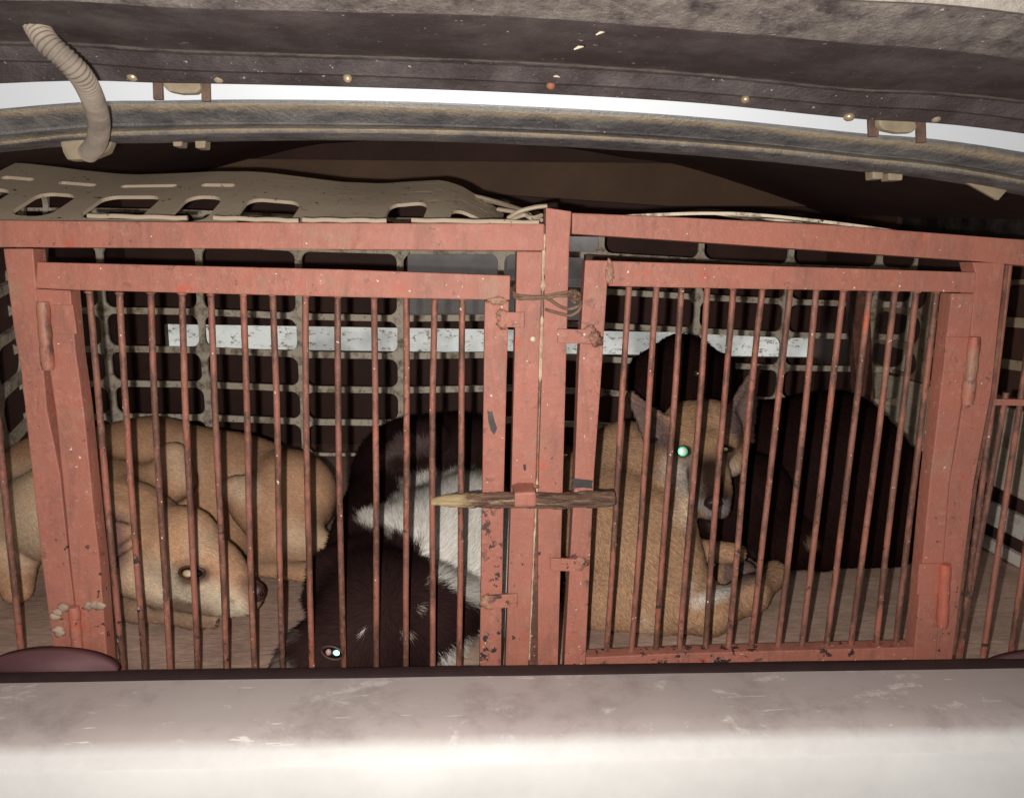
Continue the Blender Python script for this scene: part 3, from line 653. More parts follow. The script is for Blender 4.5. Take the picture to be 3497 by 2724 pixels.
# ------------------------------------------------------------------ dogs
def smin(a, b, k):
    h = np.clip(.5+.5*(b-a)/k, 0, 1); return b*(1-h)+a*h-k*h*(1-h)
def rcone(X, a, b, ra, rb, sq=(1, 1, 1)):
    a = np.array(a); b = np.array(b); ba = b-a; pa = X-a
    h = np.clip((pa@ba)/max(1e-12, ba@ba), 0, 1)
    q = (pa-h[..., None]*ba)/np.array(sq)
    return (np.sqrt((q**2).sum(-1))-(ra+(rb-ra)*h))*min(sq)
def surface_nets(D, lo, h):
    nx, ny, nz = D.shape; ins = D < 0
    c = np.stack([ins[i:nx-1+i, j:ny-1+j, k:nz-1+k] for i in (0, 1) for j in (0, 1) for k in (0, 1)])
    act = c.any(0) & ~c.all(0); idx = -np.ones(act.shape, int); ii = np.argwhere(act); idx[act] = np.arange(len(ii))
    acc = np.zeros((len(ii), 3)); cnt = np.zeros(len(ii))
    cor = [(i, j, k) for i in (0, 1) for j in (0, 1) for k in (0, 1)]
    for a in cor:
        for ax in range(3):
            if a[ax] == 0:
                b = list(a); b[ax] = 1
                da = D[ii[:, 0]+a[0], ii[:, 1]+a[1], ii[:, 2]+a[2]]; db = D[ii[:, 0]+b[0], ii[:, 1]+b[1], ii[:, 2]+b[2]]
                m = (da < 0) != (db < 0); t = np.where(m, da/np.where(m, da-db, 1), 0)
                p = np.tile(np.array(a, float), (len(ii), 1)); p[:, ax] += t
                acc += p*m[:, None]; cnt += m
    V = (acc/cnt[:, None]+ii)*h+lo
    Fs = []
    for ax in range(3):
        o = [(0, 0, 0)]*4; u, v = [x for x in range(3) if x != ax]
        sl0 = [slice(None)]*3; sl1 = [slice(None)]*3; sl0[ax] = slice(0, -1); sl1[ax] = slice(1, None)
        m = ins[tuple(sl0)] != ins[tuple(sl1)]; e = np.argwhere(m)
        e = e[(e[:, u] > 0) & (e[:, v] > 0) & (e[:, u] < D.shape[u]-1) & (e[:, v] < D.shape[v]-1)]
        q = []
        for du, dv in ((1, 1), (0, 1), (0, 0), (1, 0)):
            f = e.copy(); f[:, u] -= du; f[:, v] -= dv; q.append(idx[f[:, 0], f[:, 1], f[:, 2]])
        q = np.stack(q, 1); flip = ins[e[:, 0], e[:, 1], e[:, 2]] ^ (ax == 1)
        q[~flip] = q[~flip][:, ::-1]; Fs.append(q)
    return V, np.concatenate(Fs)
def PB(b): return np.array(P(b[0], b[1], b[2]))
def vnoise(X, s, seed=0):
    """cheap smooth noise from sines"""
    r = np.random.RandomState(seed); o = 0
    for k in range(6):
        d = r.normal(size=3); d /= np.linalg.norm(d); o = o+np.sin(X@d*s*(1+.5*k)+r.rand()*9)/(1+.5*k)
    return o/3
def dog_mat(name, rough=.62, spec=.3):
    m, n, b = newmat(name); N = NB(n)
    at = n.nodes.new('ShaderNodeAttribute'); at.attribute_name = 'coat'
    c = N.mix(N.ramp(N.noise(160, 4, .7, N.vec((1, 1, .5))), .3, .75), at.outputs['Color'], (0.02, .012, .008)); 
    mx = n.nodes.new('ShaderNodeMix'); mx.data_type = 'RGBA'; mx.inputs[0].default_value = .32
    n.links.new(at.outputs['Color'], mx.inputs[6]); n.links.new(c, mx.inputs[7]); n.links.new(mx.outputs[2], b.inputs['Base Color'])
    b.inputs['Roughness'].default_value = rough; b.inputs['Specular IOR Level'].default_value = spec
    N.bump(N.noise(170, 5, .7), b, .25, .002); return m
M_COAT = dog_mat('short_coat', .8, .1); 
def strand_mat():
    m, n, b = newmat('hair_strands'); at = n.nodes.new('ShaderNodeAttribute'); at.attribute_name = 'coat'
    n.links.new(at.outputs['Color'], b.inputs['Base Color']); b.inputs['Roughness'].default_value = .75; b.inputs['Specular IOR Level'].default_value = .08; return m
M_HAIR = strand_mat(); M_COATB = dog_mat('black_coat', .85, .06)
def setcol(me, C):
    at = me.attributes.new('coat', 'FLOAT_COLOR', 'POINT'); at.data.foreach_set('color', np.concatenate([C, np.ones((len(C), 1))], 1).ravel())
def build_dog(name, label, chains, cuts, patches, base, hair, h=.0052, ears=(), ground=True, bumps=.0015):
    prims = []
    for ch in chains:
        k = ch.get('k', .03); sq = ch.get('sq', (1, 1, 1)); B = ch['p']
        if len(B) == 1: B = [B[0], B[0]]
        for a, b in zip(B[:-1], B[1:]): prims.append((PB(a), PB(b), a[3]*mpp(a[2]), b[3]*mpp(b[2]), k, sq))
    lo = np.min([np.minimum(p[0]-p[2], p[1]-p[3]) for p in prims], 0)-.04; hi = np.max([np.maximum(p[0]+p[2], p[1]+p[3]) for p in prims], 0)+.04
    for e in ears: 
        for q in e['tri']: lo = np.minimum(lo, PB(q)-.03); hi = np.maximum(hi, PB(q)+.03)
    lo[2] = max(lo[2], -.02)
    n = np.ceil((hi-lo)/h).astype(int)
    G = np.stack(np.meshgrid(*[lo[i]+h*np.arange(n[i]) for i in range(3)], indexing='ij'), -1)
    D = None
    for a, b, ra, rb, k, sq in prims:
        d = rcone(G, a, b, ra, rb, sq); D = d if D is None else smin(D, d, k)
    D = D + bumps*vnoise(G, 22, 3) + bumps*.5*vnoise(G, 60, 5)
    for e in ears:      # flat triangular ear: capsule fan in the triangle's plane, hollow on the front
        A, B, T = [PB(q) for q in e['tri']]; th = e.get('th', .006); nn = np.cross(B-A, T-A); nn /= np.linalg.norm(nn)
        if nn[1] > 0: nn = -nn
        dE = None
        for s in np.linspace(0, 1, 7):
            base_ = A*(1-s)+B*s; tip = T+(base_-(A+B)/2)*.10
            off = -nn*.020*math.sin(math.pi*s)          # cupped away from the viewer in the middle
            dd = rcone(G, base_+off, tip, th, th*.55); dE = dd if dE is None else smin(dE, dd, .006)
        D = smin(D, dE, .010)
    for c in cuts:      # creases
        a, b = PB(c[0]), PB(c[1]); d = rcone(G, a, b, c[2]*mpp(c[0][2]), c[2]*mpp(c[1][2])); kk = c[3] if len(c) > 3 else .012
        D = -smin(-D, d, kk)
    if ground: D = np.maximum(D, -(G[..., 2]-.001))
    V, Fq = surface_nets(D, lo, h)
    # light smoothing
    for _ in range(2):
        acc = np.zeros_like(V); cn = np.zeros(len(V))
        for i in range(4):
            for j in (1, 3):
                np.add.at(acc, Fq[:, i], V[Fq[:, (i+j) % 4]]); np.add.at(cn, Fq[:, i], 1)
        V = V*.5+.5*acc/np.maximum(cn, 1)[:, None]
    def colour(X):
        C = np.tile(np.array(base, float), (len(X), 1)); C *= (1+.10*vnoise(X, 18, 8)+.09*vnoise(X, 60, 9))[:, None]
        for p in patches:
            pts, r, col, soft = p['p'], p['r'], p['c'], p.get('s', .3)
            if len(pts) == 1: pts = [pts[0], pts[0]]
            d = None; v_ = X-CAM; z_ = v_@Fw; U2 = np.stack([W0/2+F0*(v_@XR)/z_, H0/2-F0*(v_@UP)/z_, z_*0], 1)
            for a, b in zip(pts[:-1], pts[1:]):     # markings are prisms running through the coat from front to back
                dd = rcone(U2, (a[0], a[1], 0), (b[0], b[1], 0), a[3] if len(a) > 3 else r, b[3] if len(b) > 3 else r)*.00052; d = dd if d is None else np.minimum(d, dd)
            w_ = soft*.05; f = np.clip(.5-(d+.006*vnoise(X, 90, 2)*p.get('n', 1))/w_, 0, 1)[:, None]*p.get('a', 1.0)
            C = C*(1-f)+np.array(col)*f
        return np.clip(C, 0, 1)
    cen = V.mean(0); 
    o = empty(name, (float(cen[0]), float(cen[1]), 0.0), label, 'dog')
    body = mk('body', V, Fq, M_COATB if max(base) < .1 else M_COAT, o, True, origin=cen); setcol(body.data, colour(V))
    # short hairs standing on the coat, as real blades
    a, b, c, d = [V[Fq[:, i]] for i in range(4)]
    N_ = np.cross(c-a, d-b); ar = np.linalg.norm(N_, axis=1); N_ /= np.maximum(ar, 1e-12)[:, None]; fc = (a+b+c+d)/4
    tocam = CAM-fc; tocam /= np.linalg.norm(tocam, axis=1)[:, None]
    if np.mean(((fc-cen)*N_).sum(1)) < 0: N_ = -N_
    vis = (N_*tocam).sum(1) > -.25; wgt = ar*vis; wgt /= wgt.sum()
    ns = hair['n']; fi = np.random.choice(len(fc), ns, p=wgt); u = np.random.rand(ns, 2)
    root = (a[fi]*((1-u[:, :1])*(1-u[:, 1:]))+b[fi]*(u[:, :1]*(1-u[:, 1:]))+c[fi]*(u[:, :1]*u[:, 1:])+d[fi]*((1-u[:, :1])*u[:, 1:])); nn = N_[fi]
    comb = np.array(hair.get('comb', (.3, -.2, -1.0)))+hair.get('swirl', .35)*np.stack([vnoise(root, 9, 11), vnoise(root, 9, 12), vnoise(root, 9, 13)], 1)
    comb = comb+hair.get('clump', .45)*np.stack([vnoise(root, 75, 21), vnoise(root, 75, 22), vnoise(root, 75, 23)], 1)
    if 'from' in hair:
        ff = root-PB(hair['from']); ff /= np.linalg.norm(ff, axis=1)[:, None]; comb = comb*.3+ff*1.0
    comb -= nn*(comb*nn).sum(1)[:, None]; comb /= np.maximum(np.linalg.norm(comb, axis=1), 1e-6)[:, None]
    L = hair['len']*(.6+.7*np.random.rand(ns)); C = colour(root)
    for z in hair.get('zones', ()):
        dz = rcone(root, PB(z[0]), PB(z[1]), z[0][3]*mpp(z[0][2]), z[1][3]*mpp(z[1][2])); L = np.where(dz < 0, L*z[2], L)
    bare = hair.get('bare', ())
    for z in bare:
        dz = np.linalg.norm(root-PB(z), axis=1)-z[3]*mpp(z[2]); L = np.where(dz < 0, L*.25, L)
    lift = hair.get('lift', .3); dirv = comb+nn*lift+np.random.normal(size=(ns, 3))*hair.get('mess', .12); dirv /= np.linalg.norm(dirv, axis=1)[:, None]
    side = np.cross(dirv, tocam[fi]); side /= np.maximum(np.linalg.norm(side, axis=1), 1e-6)[:, None]
    wd = hair['w']*(.7+.6*np.random.rand(ns))
    p0 = root-side*wd[:, None]/2-nn*.0005; p1 = root+side*wd[:, None]/2-nn*.0005; mid = root+dirv*(L*.55)[:, None]; p2 = mid-side*(wd*.38)[:, None]; p3 = mid+side*(wd*.38)[:, None]
    d2 = dirv-nn*lift*.5; p4 = mid+d2*(L*.45)[:, None]
    HV = np.stack([p0, p1, p3, p2, p4], 1).reshape(-1, 3); i5 = np.arange(ns)*5
    quads = np.stack([i5, i5+1, i5+2, i5+3], 1); tris = np.stack([i5+3, i5+2, i5+4], 1)
    me = bpy.data.meshes.new('fur'); me.vertices.add(len(HV)); me.vertices.foreach_set('co', (HV-cen).ravel())
    lv = np.concatenate([quads.ravel(), tris.ravel()]); ls = np.concatenate([np.arange(ns)*4, ns*4+np.arange(ns)*3]); lt = np.concatenate([np.full(ns, 4), np.full(ns, 3)])
    me.loops.add(len(lv)); me.loops.foreach_set('vertex_index', lv); me.polygons.add(2*ns); me.polygons.foreach_set('loop_start', ls); me.polygons.foreach_set('loop_total', lt); me.update(calc_edges=True)
    br = (1+hair.get('var', .3)*(np.random.rand(ns)-.5)*2); setcol(me, np.clip(np.repeat(C*br[:, None], 5, 0), 0, 1))
    # light the hairs like the skin they lie on
    nr = np.repeat(nn*.8+dirv*.1, 5, 0); nr /= np.linalg.norm(nr, axis=1)[:, None]
    me.polygons.foreach_set('use_smooth', [True]*(2*ns)); me.normals_split_custom_set_from_vertices(nr.tolist())
    f = link('fur', me, cen, M_HAIR, body); f['kind'] = 'stuff'
    return o, body
M_NOSE = simple('wet_dark_nose', (.035, .018, .016), .38, 60, .3, .7, 120)
M_NOSEP = simple('purplish_nose', (.10, .045, .045), .4, 60, .3, .6, 120)
M_BLACKEYE = simple('dark_eye_rim', (.015, .008, .006), .2, 60, .2, 0)
M_LID = simple('dark_eyelid', (.10, .055, .038), .55, 60, .3, .3, 150)
def eyeshine(name, c1, c2):
    m, n, b = newmat(name); b.inputs['Base Color'].default_value = (*c1, 1); b.inputs['Metallic'].default_value = .85; b.inputs['Roughness'].default_value = .42; return m
def eye(dog, c, r, shine, rs, off=(0, 0, 0), tilt=0.0, sy=.66, ring=None):
    """dark almond eye in its lids, with the mirror-like back of the eye showing in the pupil"""
    c = Vector(PB(c)); r = r*mpp(.3); v = (Vector(CAM)-c).normalized(); ax = Vector(XR)*math.cos(tilt)+Vector(UP)*math.sin(tilt); ay = v.cross(ax)
    bm = bmesh.new(); bmesh.ops.create_icosphere(bm, subdivisions=3, radius=1)
    for q in bm.verts:
        x, y, z = q.co; y *= sy*(1-.25*x*x); q.co = c+ax*(x*r)+ay*(y*r)+v*(z*r*.6)
    e = bm_obj('eye', bm, M_BLACKEYE, dog, True)
    def disc(rr, h, m, nm, par):
        bm = bmesh.new(); cc = c+v*(r*(.60+h))+Vector(off)
        top = bm.verts.new(cc+v*(rr*.1)); rg = [bm.verts.new(cc+ax*(rr*math.cos(a))+ay*(rr*min(1, sy*1.35)*math.sin(a))) for a in np.linspace(0, 2*math.pi, 25)[:-1]]
        for k in range(24): bm.faces.new((top, rg[k], rg[(k+1) % 24]))
        return bm_obj(nm, bm, m, par, True)
    if ring: disc(rs*1.35*mpp(.3), .02, ring, 'iris', e)
    disc(rs*mpp(.3), .06, shine, 'pupil', e)
    for sg in (1, -1):      # lids: thin dark folds above and below
        pts = [c+ax*(r*1.12*math.cos(a))+ay*(sg*r*(sy*.98)*math.sin(a))+v*(r*.42*math.sin(a)) for a in np.linspace(.05, math.pi-.05, 12)]
        V_, F_ = tube(pts, [r*.05]+[r*.11]*10+[r*.05], 8); mk('eyelid', V_, F_, M_LID, dog, True)
def nose(dog, c, sc, mat, nostril=True):
    c = Vector(PB(c)); b = blob('nose', c, sc, mat, dog, .12, 3, 4)
    return b
TAN = (.66, .39, .235); PALE = (.84, .64, .45); DTAN = (.27, .135, .075)
# ---- tan dog, left cage
d1, b1 = build_dog('tan_dog', 'tan short-haired dog curled up in the left cage, head resting low and nose pointing right',
  [dict(p=[(-40, 1760, .60, 190), (250, 1710, .62, 230), (520, 1665, .60, 222), (800, 1690, .62, 195), (960, 1700, .57, 170)], k=.06),
   dict(p=[(1000, 1690, .49, 150), (960, 1740, .46, 130)], k=.055),                 # haunch
   dict(p=[(590, 1560, .47, 50), (600, 1640, .45, 50), (470, 1690, .44, 110)], k=.035),    # shoulder blade, elbow fold
   dict(p=[(800, 1670, .44, 46), (870, 1710, .44, 70), (1000, 1810, .43, 90)], k=.035),    # knee and thigh
   dict(p=[(100, 1760, .44, 130), (260, 1740, .42, 170), (440, 1790, .32, 150)], k=.05),   # neck
   dict(p=[(530, 1850, .28, 130), (640, 1830, .26, 100)], k=.04), dict(p=[(450, 1930, .27, 105), (560, 1985, .25, 88)], k=.035),   # skull, cheek
   dict(p=[(615, 1865, .245, 108), (730, 1950, .215, 94), (838, 2028, .185, 62)], k=.03),    # brow and bridge of the nose
   dict(p=[(660, 1995, .225, 76), (830, 2056, .185, 44)], k=.02),                    # flews
   dict(p=[(560, 2020, .24, 56), (790, 2085, .18, 22)], k=.012),                    # lower jaw
   dict(p=[(660, 1905, .205, 34), (610, 1930, .225, 30)], k=.02),                   # brow ridge over the eye
   dict(p=[(330, 2050, .30, 50), (470, 2085, .255, 36), (650, 2112, .225, 28), (705, 2112, .21, 26)], k=.015),   # forearm
   dict(p=[(690, 2128, .205, 17), (728, 2132, .20, 15)], k=.006), dict(p=[(690, 2108, .200, 16), (735, 2114, .195, 14)], k=.006),    # toes
   dict(p=[(30, 1880, .42, 95), (60, 2010, .36, 50)], k=.03),
   dict(p=[(1100, 1880, .42, 62), (900, 1890, .40, 44)], k=.03), dict(p=[(880, 1940, .37, 30), (1100, 1955, .36, 36)], k=.012)],  # hind shank and foot
  [((580, 1500, .37), (650, 1660, .35), 8, .03), ((660, 1660, .33), (740, 1618, .33), 9, .02), ((740, 1618, .33), (860, 1612, .34), 8, .02), ((660, 1670, .30), (720, 1780, .28), 9, .02), ((900, 1830, .34), (1140, 1815, .34), 8, .03),
   ((640, 2045, .155), (730, 2078, .135), 5, .01), ((730, 2078, .135), (845, 2076, .125), 5, .01), ((430, 1545, .40), (560, 1660, .36), 7, .03), ((330, 1660, .30), (520, 1690, .26), 6, .03)],
  [dict(p=[(625, 1965, .1, 30), (700, 1955, .1, 24)], r=30, c=(.26, .14, .09), s=.5, a=.7), dict(p=[(620, 1560, .36, 60), (640, 1630, .36, 40)], r=60, c=PALE, s=.6, a=.6), dict(p=[(830, 1665, .33, 55)], r=50, c=PALE, s=.5, a=.7),
   dict(p=[(560, 2010, .12, 70), (800, 2075, .10, 55)], r=60, c=(.9, .76, .56), s=.6, a=.9), dict(p=[(500, 1980, .14, 90)], r=60, c=PALE, s=.7, a=.7),
   dict(p=[(690, 1850, .14, 60)], r=60, c=PALE, s=.7, a=.5),
   dict(p=[(1000, 1840, .3, 60), (1150, 1850, .3, 60)], r=60, c=PALE, s=.7, a=.7), dict(p=[(900, 1910, .3, 40), (1100, 1915, .3, 40)], r=40, c=(.34, .22, .14), s=.5, a=.7),
   dict(p=[(640, 1965, .14, 36), (690, 1960, .14, 22)], r=30, c=(.10, .05, .035), s=.25, a=.85), dict(p=[(845, 2000, .10, 30), (850, 2050, .1, 22)], r=40, c=(.20, .11, .09), s=.4, a=.75),
   dict(p=[(575, 2062, .1, 14), (640, 2068, .1, 18)], r=12, c=(.16, .08, .06), s=.15, a=.85), dict(p=[(600, 1930, .1, 10), (680, 1900, .1, 8)], r=8, c=(.45, .27, .16), s=.2, a=.7), dict(p=[(790, 2050, .1, 12)], r=12, c=(.12, .06, .05), s=.1), dict(p=[(815, 2062, .1, 7)], r=12, c=(.12, .06, .05), s=.06), dict(p=[(770, 2058, .1, 6)], r=12, c=(.12, .06, .05), s=.06),
   dict(p=[(360, 1800, .2, 70), (370, 1900, .2, 60)], r=60, c=(.20, .12, .11), s=.4, a=.9), dict(p=[(60, 1700, .3, 110), (60, 1850, .3, 90)], r=90, c=PALE, s=.8, a=.8),
   dict(p=[(420, 2085, .15, 50), (700, 2120, .13, 45)], r=40, c=(.36, .24, .17), s=.4, a=.8)],
  TAN, dict(n=120000, len=.0085, w=.0009, comb=(.8, -.1, -.4), lift=.07, var=.34, mess=.09), ears=[dict(tri=[(400, 1790, .22), (455, 1850, .20), (335, 1925, .20)], th=.008)])
eye(d1, (655, 1955, .140), 36, eyeshine('amber_eyeshine', (1.0, .95, .80), 0), 12, (-.0065, 0, -.001), -.12, .55, eyeshine('amber_ring', (.9, .45, .08), 0))
nose(d1, (880, 2022, .172), (.0125, .013, .0165), M_NOSEP)
blob('nostril', Vector(PB((893, 2028, .160))), (.0035, .003, .004), M_BLACKEYE, d1, 0, 2)
# ---- black and white dog, left cage
BLK = (.034, .017, .016); WHT = (.92, .87, .78)
d2, b2 = build_dog('black_and_white_dog', 'fluffy black dog with a broad white collar lying at the right of the left cage', 
  [dict(p=[(1420, 1640, 0.655, 215), (1560, 1640, 0.635, 205), (1640, 1760, 0.585, 200)], k=.05),
   dict(p=[(1330, 1790, 0.515, 175), (1290, 1880, 0.395, 165)], k=.05),
   dict(p=[(1600, 1830, 0.435, 215), (1680, 2010, 0.355, 220), (1700, 2200, 0.315, 200)], k=.05),
   dict(p=[(1450, 1870, 0.385, 165)], k=.05),
   dict(p=[(1120, 1950, 0.24, 48), (1085, 2040, 0.22, 36)], k=.02), dict(p=[(1240, 1990, 0.275, 150), (1300, 2110, 0.195, 205), (1440, 2110, 0.195, 175)], k=.04),
   dict(p=[(1560, 2060, 0.215, 75), (1480, 2080, 0.195, 110)], k=.03),
   dict(p=[(1230, 2180, 0.125, 165), (1100, 2260, 0.085, 120), (980, 2360, 0.065, 85)], k=.04),
   dict(p=[(1420, 2250, 0.195, 150)], k=.05), dict(p=[(1340, 1560, 0.535, 45), (1460, 1500, 0.535, 60)], k=.03)],
  [((1220, 2010, .05), (1180, 2180, .0), 10, .04), ((1120, 2195, -.02), (1190, 2215, -.02), 12, .02)],
  [dict(p=[(1330, 1800, .30, 55), (1440, 1760, .26, 115), (1600, 1740, .22, 130), (1660, 1900, .16, 190), (1690, 2050, .12, 195), (1640, 2300, .10, 180)], r=150, c=WHT, s=.26, n=2.6),
   dict(p=[(1270, 1770, .26, 26), (1340, 1800, .26, 60)], r=40, c=WHT, s=.26, n=2.6),
   dict(p=[(1500, 1940, .15, 110), (1400, 1960, .15, 40)], r=80, c=WHT, s=.26, n=2.6),
   dict(p=[(1440, 2110, .08, 130), (1570, 2090, .04, 60)], r=110, c=BLK, s=.22, n=3.0), dict(p=[(1300, 1980, .14, 150), (1300, 2100, 0, 200), (1400, 2170, .03, 110)], r=170, c=BLK, s=.22, n=3.0),
   dict(p=[(930, 2260, 0, 60), (1000, 2330, -.04, 60)], r=60, c=(.34, .28, .25), s=.4, a=.8), dict(p=[(930, 2240, .0, 20), (1030, 2160, .02, 10)], r=12, c=(.3, .24, .22), s=.3, a=.7),
   dict(p=[(1248, 2142, 0, 5)], r=5, c=(.6, .5, .45), s=.1), dict(p=[(1420, 2068, 0, 9)], r=9, c=(.6, .5, .45), s=.12), dict(p=[(1375, 2150, 0, 8)], r=8, c=(.6, .5, .45), s=.12), dict(p=[(1330, 1560, .42, 26), (1400, 1525, .42, 22), (1470, 1510, .42, 10)], r=20, c=(.34, .25, .23), s=.12, a=.25, n=2.5)],
  BLK, dict(n=150000, len=.021, w=.0010, comb=(.1, -.1, -1), swirl=.5, lift=.42, var=.4, mess=.22, clump=.8, **{'from': (1330, 2050, .1)}, zones=[((1600, 1800, .25, 240), (1690, 2200, .12, 240), 1.5), ((1500, 2080, .08, 120), (1570, 2080, .06, 100), 1.5), ((1100, 2220, -.02, 150), (980, 2330, -.05, 120), .45)]))
eye(d2, (1135, 2228, -.012), 27, eyeshine('teal_eyeshine', (.30, .80, .72), 0), 9, (.0055, 0, 0), -.3, .6)
blob('sclera', Vector(PB((1122, 2226, -.012)))+(Vector(CAM)-Vector(PB((1122, 2226, -.012)))).normalized()*.0075, (.0042, .0035, .0052), simple('pink_sclera', (.55, .33, .33), .4, 60, .2, 0), d2, 0, 2)
# ---- tan dog, right cage
d3, b3 = build_dog('tan_dog', 'tan dog with upright grey ears and dark muzzle facing out of the right cage', 
  [dict(p=[(2080, 1700, .52, 210), (2130, 1850, .40, 235), (2180, 1960, .33, 205)], k=.05),
   dict(p=[(2140, 1560, .52, 130), (2230, 1600, .48, 125), (2330, 1560, .46, 110)], k=.04),       # neck
   dict(p=[(2060, 2060, .27, 110), (2260, 2060, .25, 100), (2420, 2085, .22, 76), (2560, 2030, .25, 56), (2640, 1960, .32, 48)], k=.03),  # hind leg sweeping right
   dict(p=[(2270, 1800, .34, 110), (2330, 1960, .28, 90)], k=.03),
   dict(p=[(2360, 1480, .41, 118), (2420, 1470, .41, 112)], k=.03),
   dict(p=[(2312, 1590, .385, 84), (2370, 1620, .36, 76)], k=.03), dict(p=[(2488, 1568, .385, 62)], k=.03), dict(p=[(2340, 1512, .345, 32)], k=.04), dict(p=[(2478, 1508, .345, 28)], k=.04),
   dict(p=[(2408, 1550, .335, 78), (2424, 1640, .28, 60), (2436, 1712, .236, 48)], k=.025), dict(p=[(2400, 1680, .27, 44), (2415, 1738, .235, 32)], k=.015), dict(p=[(2462, 1680, .27, 36), (2462, 1738, .235, 28)], k=.015),
   dict(p=[(2350, 1700, .36, 62), (2425, 1735, .26, 36)], k=.02),
   dict(p=[(2395, 1880, .33, 42), (2510, 1890, .30, 38)], k=.012), dict(p=[(2370, 1930, .30, 26), (2440, 2010, .26, 22)], k=.01),
   dict(p=[(2480, 1960, .33, 48), (2540, 1950, .31, 38)], k=.012)],
  [((2130, 1520, .37), (2330, 1740, .27), 13, .025), ((2170, 1480, .38), (2350, 1690, .30), 11, .025), ((2110, 1600, .34), (2260, 1720, .27), 11, .03), ((2140, 1880, .13), (2330, 2060, .10), 10, .04), ((2330, 1740, .24), (2370, 1900, .22), 12, .02),
   ((2300, 1560, .24), (2352, 1552, .245), 7, .012), ((2460, 1548, .25), (2510, 1540, .26), 7, .012), ((2385, 1745, .17), (2475, 1745, .17), 4, .008)],
  [dict(p=[(2310, 1590, .25, 50), (2350, 1660, .22, 45)], r=50, c=(.60, .54, .48), s=.7, a=.85), dict(p=[(2505, 1600, .3, 34)], r=40, c=(.62, .52, .42), s=.5, a=.7),
   dict(p=[(2420, 1600, .24, 42), (2435, 1700, .18, 50)], r=48, c=(.12, .07, .045), s=.6, a=.9), dict(p=[(2415, 1590, .2, 34), (2428, 1650, .2, 46), (2436, 1712, .2, 52)], r=46, c=(.04, .021, .016), s=.45, a=1.0), dict(p=[(2350, 1640, .2, 26), (2372, 1690, .2, 20)], r=20, c=(.22, .19, .18), s=.5, a=.6), dict(p=[(2332, 1541, .3, 26)], r=20, c=(.12, .08, .06), s=.35, a=.8), dict(p=[(2395, 1720, .19, 18), (2430, 1765, .17, 14), (2480, 1720, .19, 18)], r=16, c=(.30, .275, .28), s=.2, a=.85),
   dict(p=[(2470, 1530, .28, 26)], r=20, c=(.10, .07, .06), s=.4, a=.7), dict(p=[(2340, 1745, .24, 46)], r=40, c=PALE, s=.5, a=.9),
   dict(p=[(2170, 1380, .36, 40), (2235, 1470, .36, 52), (2280, 1510, .34, 30)], r=45, c=(.22, .15, .14), s=.4, a=.95), dict(p=[(2565, 1290, .36, 40), (2530, 1400, .36, 58), (2520, 1450, .36, 50)], r=50, c=(.22, .15, .14), s=.4, a=.95),
   dict(p=[(2372, 2050, .12, 18), (2480, 2012, .16, 20)], r=20, c=(.86, .8, .72), s=.35, a=.95), dict(p=[(2345, 1990, .2, 16), (2375, 2050, .16, 14)], r=25, c=(.66, .56, .46), s=.3, a=.5),
   dict(p=[(2500, 1960, .22, 42), (2560, 1940, .22, 40)], r=40, c=(.16, .11, .10), s=.3, a=.9), dict(p=[(2200, 2150, .1, 50)], r=50, c=PALE, s=.6, a=.5),
   dict(p=[(2370, 1430, .3, 40), (2400, 1520, .28, 30)], r=40, c=(.34, .21, .115), s=.7, a=.8)],
  (.52, .315, .19), dict(n=120000, len=.0095, w=.0011, comb=(.6, -.1, -.5), lift=.08, var=.5, mess=.10, bare=[(2430, 1700, .2, 70), (2400, 1560, .28, 90)]),
  ears=[dict(tri=[(2205, 1500, .40), (2300, 1450, .38), (2148, 1345, .42)], th=.0065), dict(tri=[(2470, 1425, .38), (2560, 1500, .40), (2578, 1262, .43)], th=.0065)])
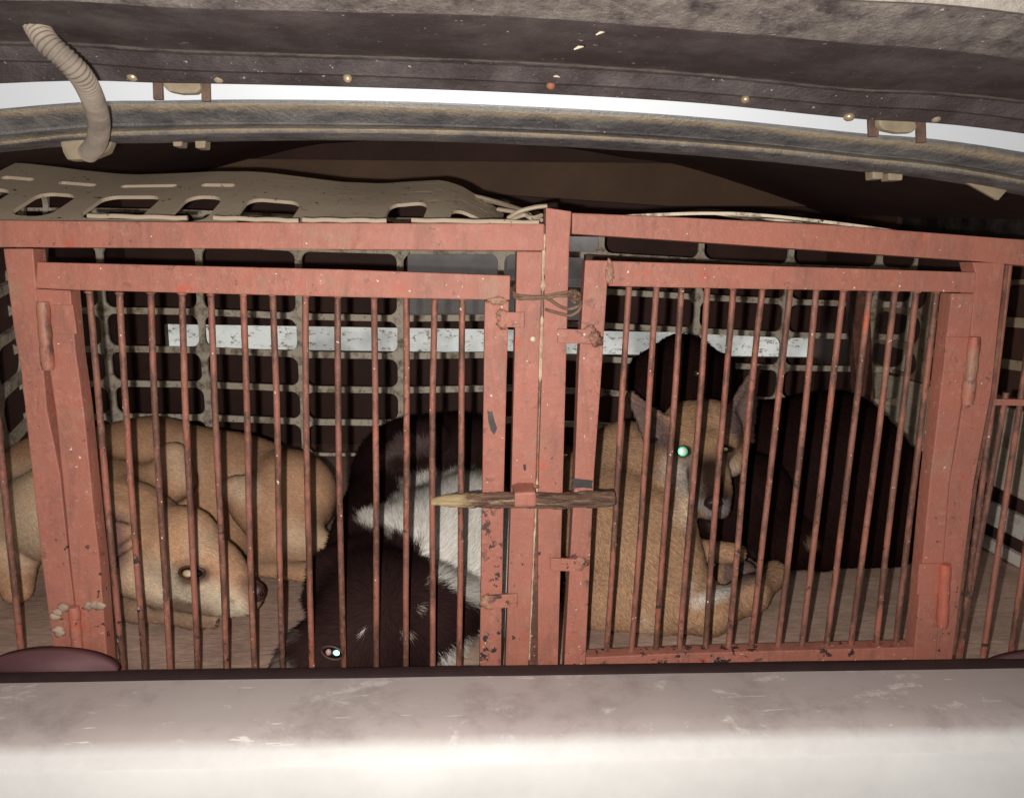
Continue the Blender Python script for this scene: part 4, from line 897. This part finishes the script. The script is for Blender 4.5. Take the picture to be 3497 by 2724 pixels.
eye(d3, (2332, 1541, .284), 25, eyeshine('green_eyeshine', (.85, 1.0, .93), 0), 13, (0, 0, 0), .1, .8, eyeshine('green_ring', (.10, .85, .35), 0))
eye(d3, (2482, 1533, .312), 24, eyeshine('yellow_eyeshine', (.7, .75, .3), 0), 8, (-.002, 0, 0), -.1, .6)
nose(d3, (2436, 1716, .196), (.0165, .012, .0125), M_NOSE)
for sx in (-1, 1): blob('nostril', Vector(PB((2436+sx*14, 1716, .196)))+Vector((0, -.0105, 0)), (.0035, .002, .0028), M_BLACKEYE, d3, 0, 2)
# ---- black dog, right cage
d4, b4 = build_dog('black_dog', 'glossy black dog curled at the back right of the right cage behind the tan dog', 
  [dict(p=[(2325, 1280, .70, 138)], k=.03), dict(p=[(2250, 1300, .72, 92), (2410, 1300, .72, 88)], k=.03), dict(p=[(2330, 1370, .66, 80)], k=.03), dict(p=[(2190, 1250, .70, 26), (2178, 1330, .68, 28)], k=.04), dict(p=[(2470, 1250, .70, 26), (2482, 1330, .68, 24)], k=.04),
   dict(p=[(2380, 1400, .76, 110), (2600, 1560, .75, 170)], k=.05),
   dict(p=[(2620, 1580, .68, 185), (2800, 1620, .65, 285), (2950, 1700, .62, 225)], k=.06), dict(p=[(2760, 1760, .60, 200), (2960, 1760, .60, 195)], k=.05),
   dict(p=[(2360, 1770, .46, 60), (2480, 1800, .46, 66), (2660, 1840, .48, 95), (2800, 1870, .48, 80)], k=.03), dict(p=[(2560, 1680, .5, 140)], k=.04)],
  [((2620, 1640, .40), (2700, 1800, .36), 8, .03), ((2640, 1880, .38), (2900, 1880, .38), 7, .02)],
  [dict(p=[(2765, 1850, .36, 20)], r=20, c=(.38, .27, .17), s=.25, a=.9), dict(p=[(2430, 1790, .36, 20)], r=20, c=(.10, .07, .06), s=.3, a=.8), dict(p=[(2560, 1900, .3, 20)], r=20, c=(.09, .07, .06), s=.3, a=.8)],
  (.021, .0085, .0075), dict(n=90000, len=.018, w=.0012, comb=(.6, -.1, -.8), lift=.16, var=.6, mess=.1), h=.0065)
eye(d4, (2384, 1275, .595), 14, eyeshine('faint_eyeshine', (.6, .42, .32), 0), 5)
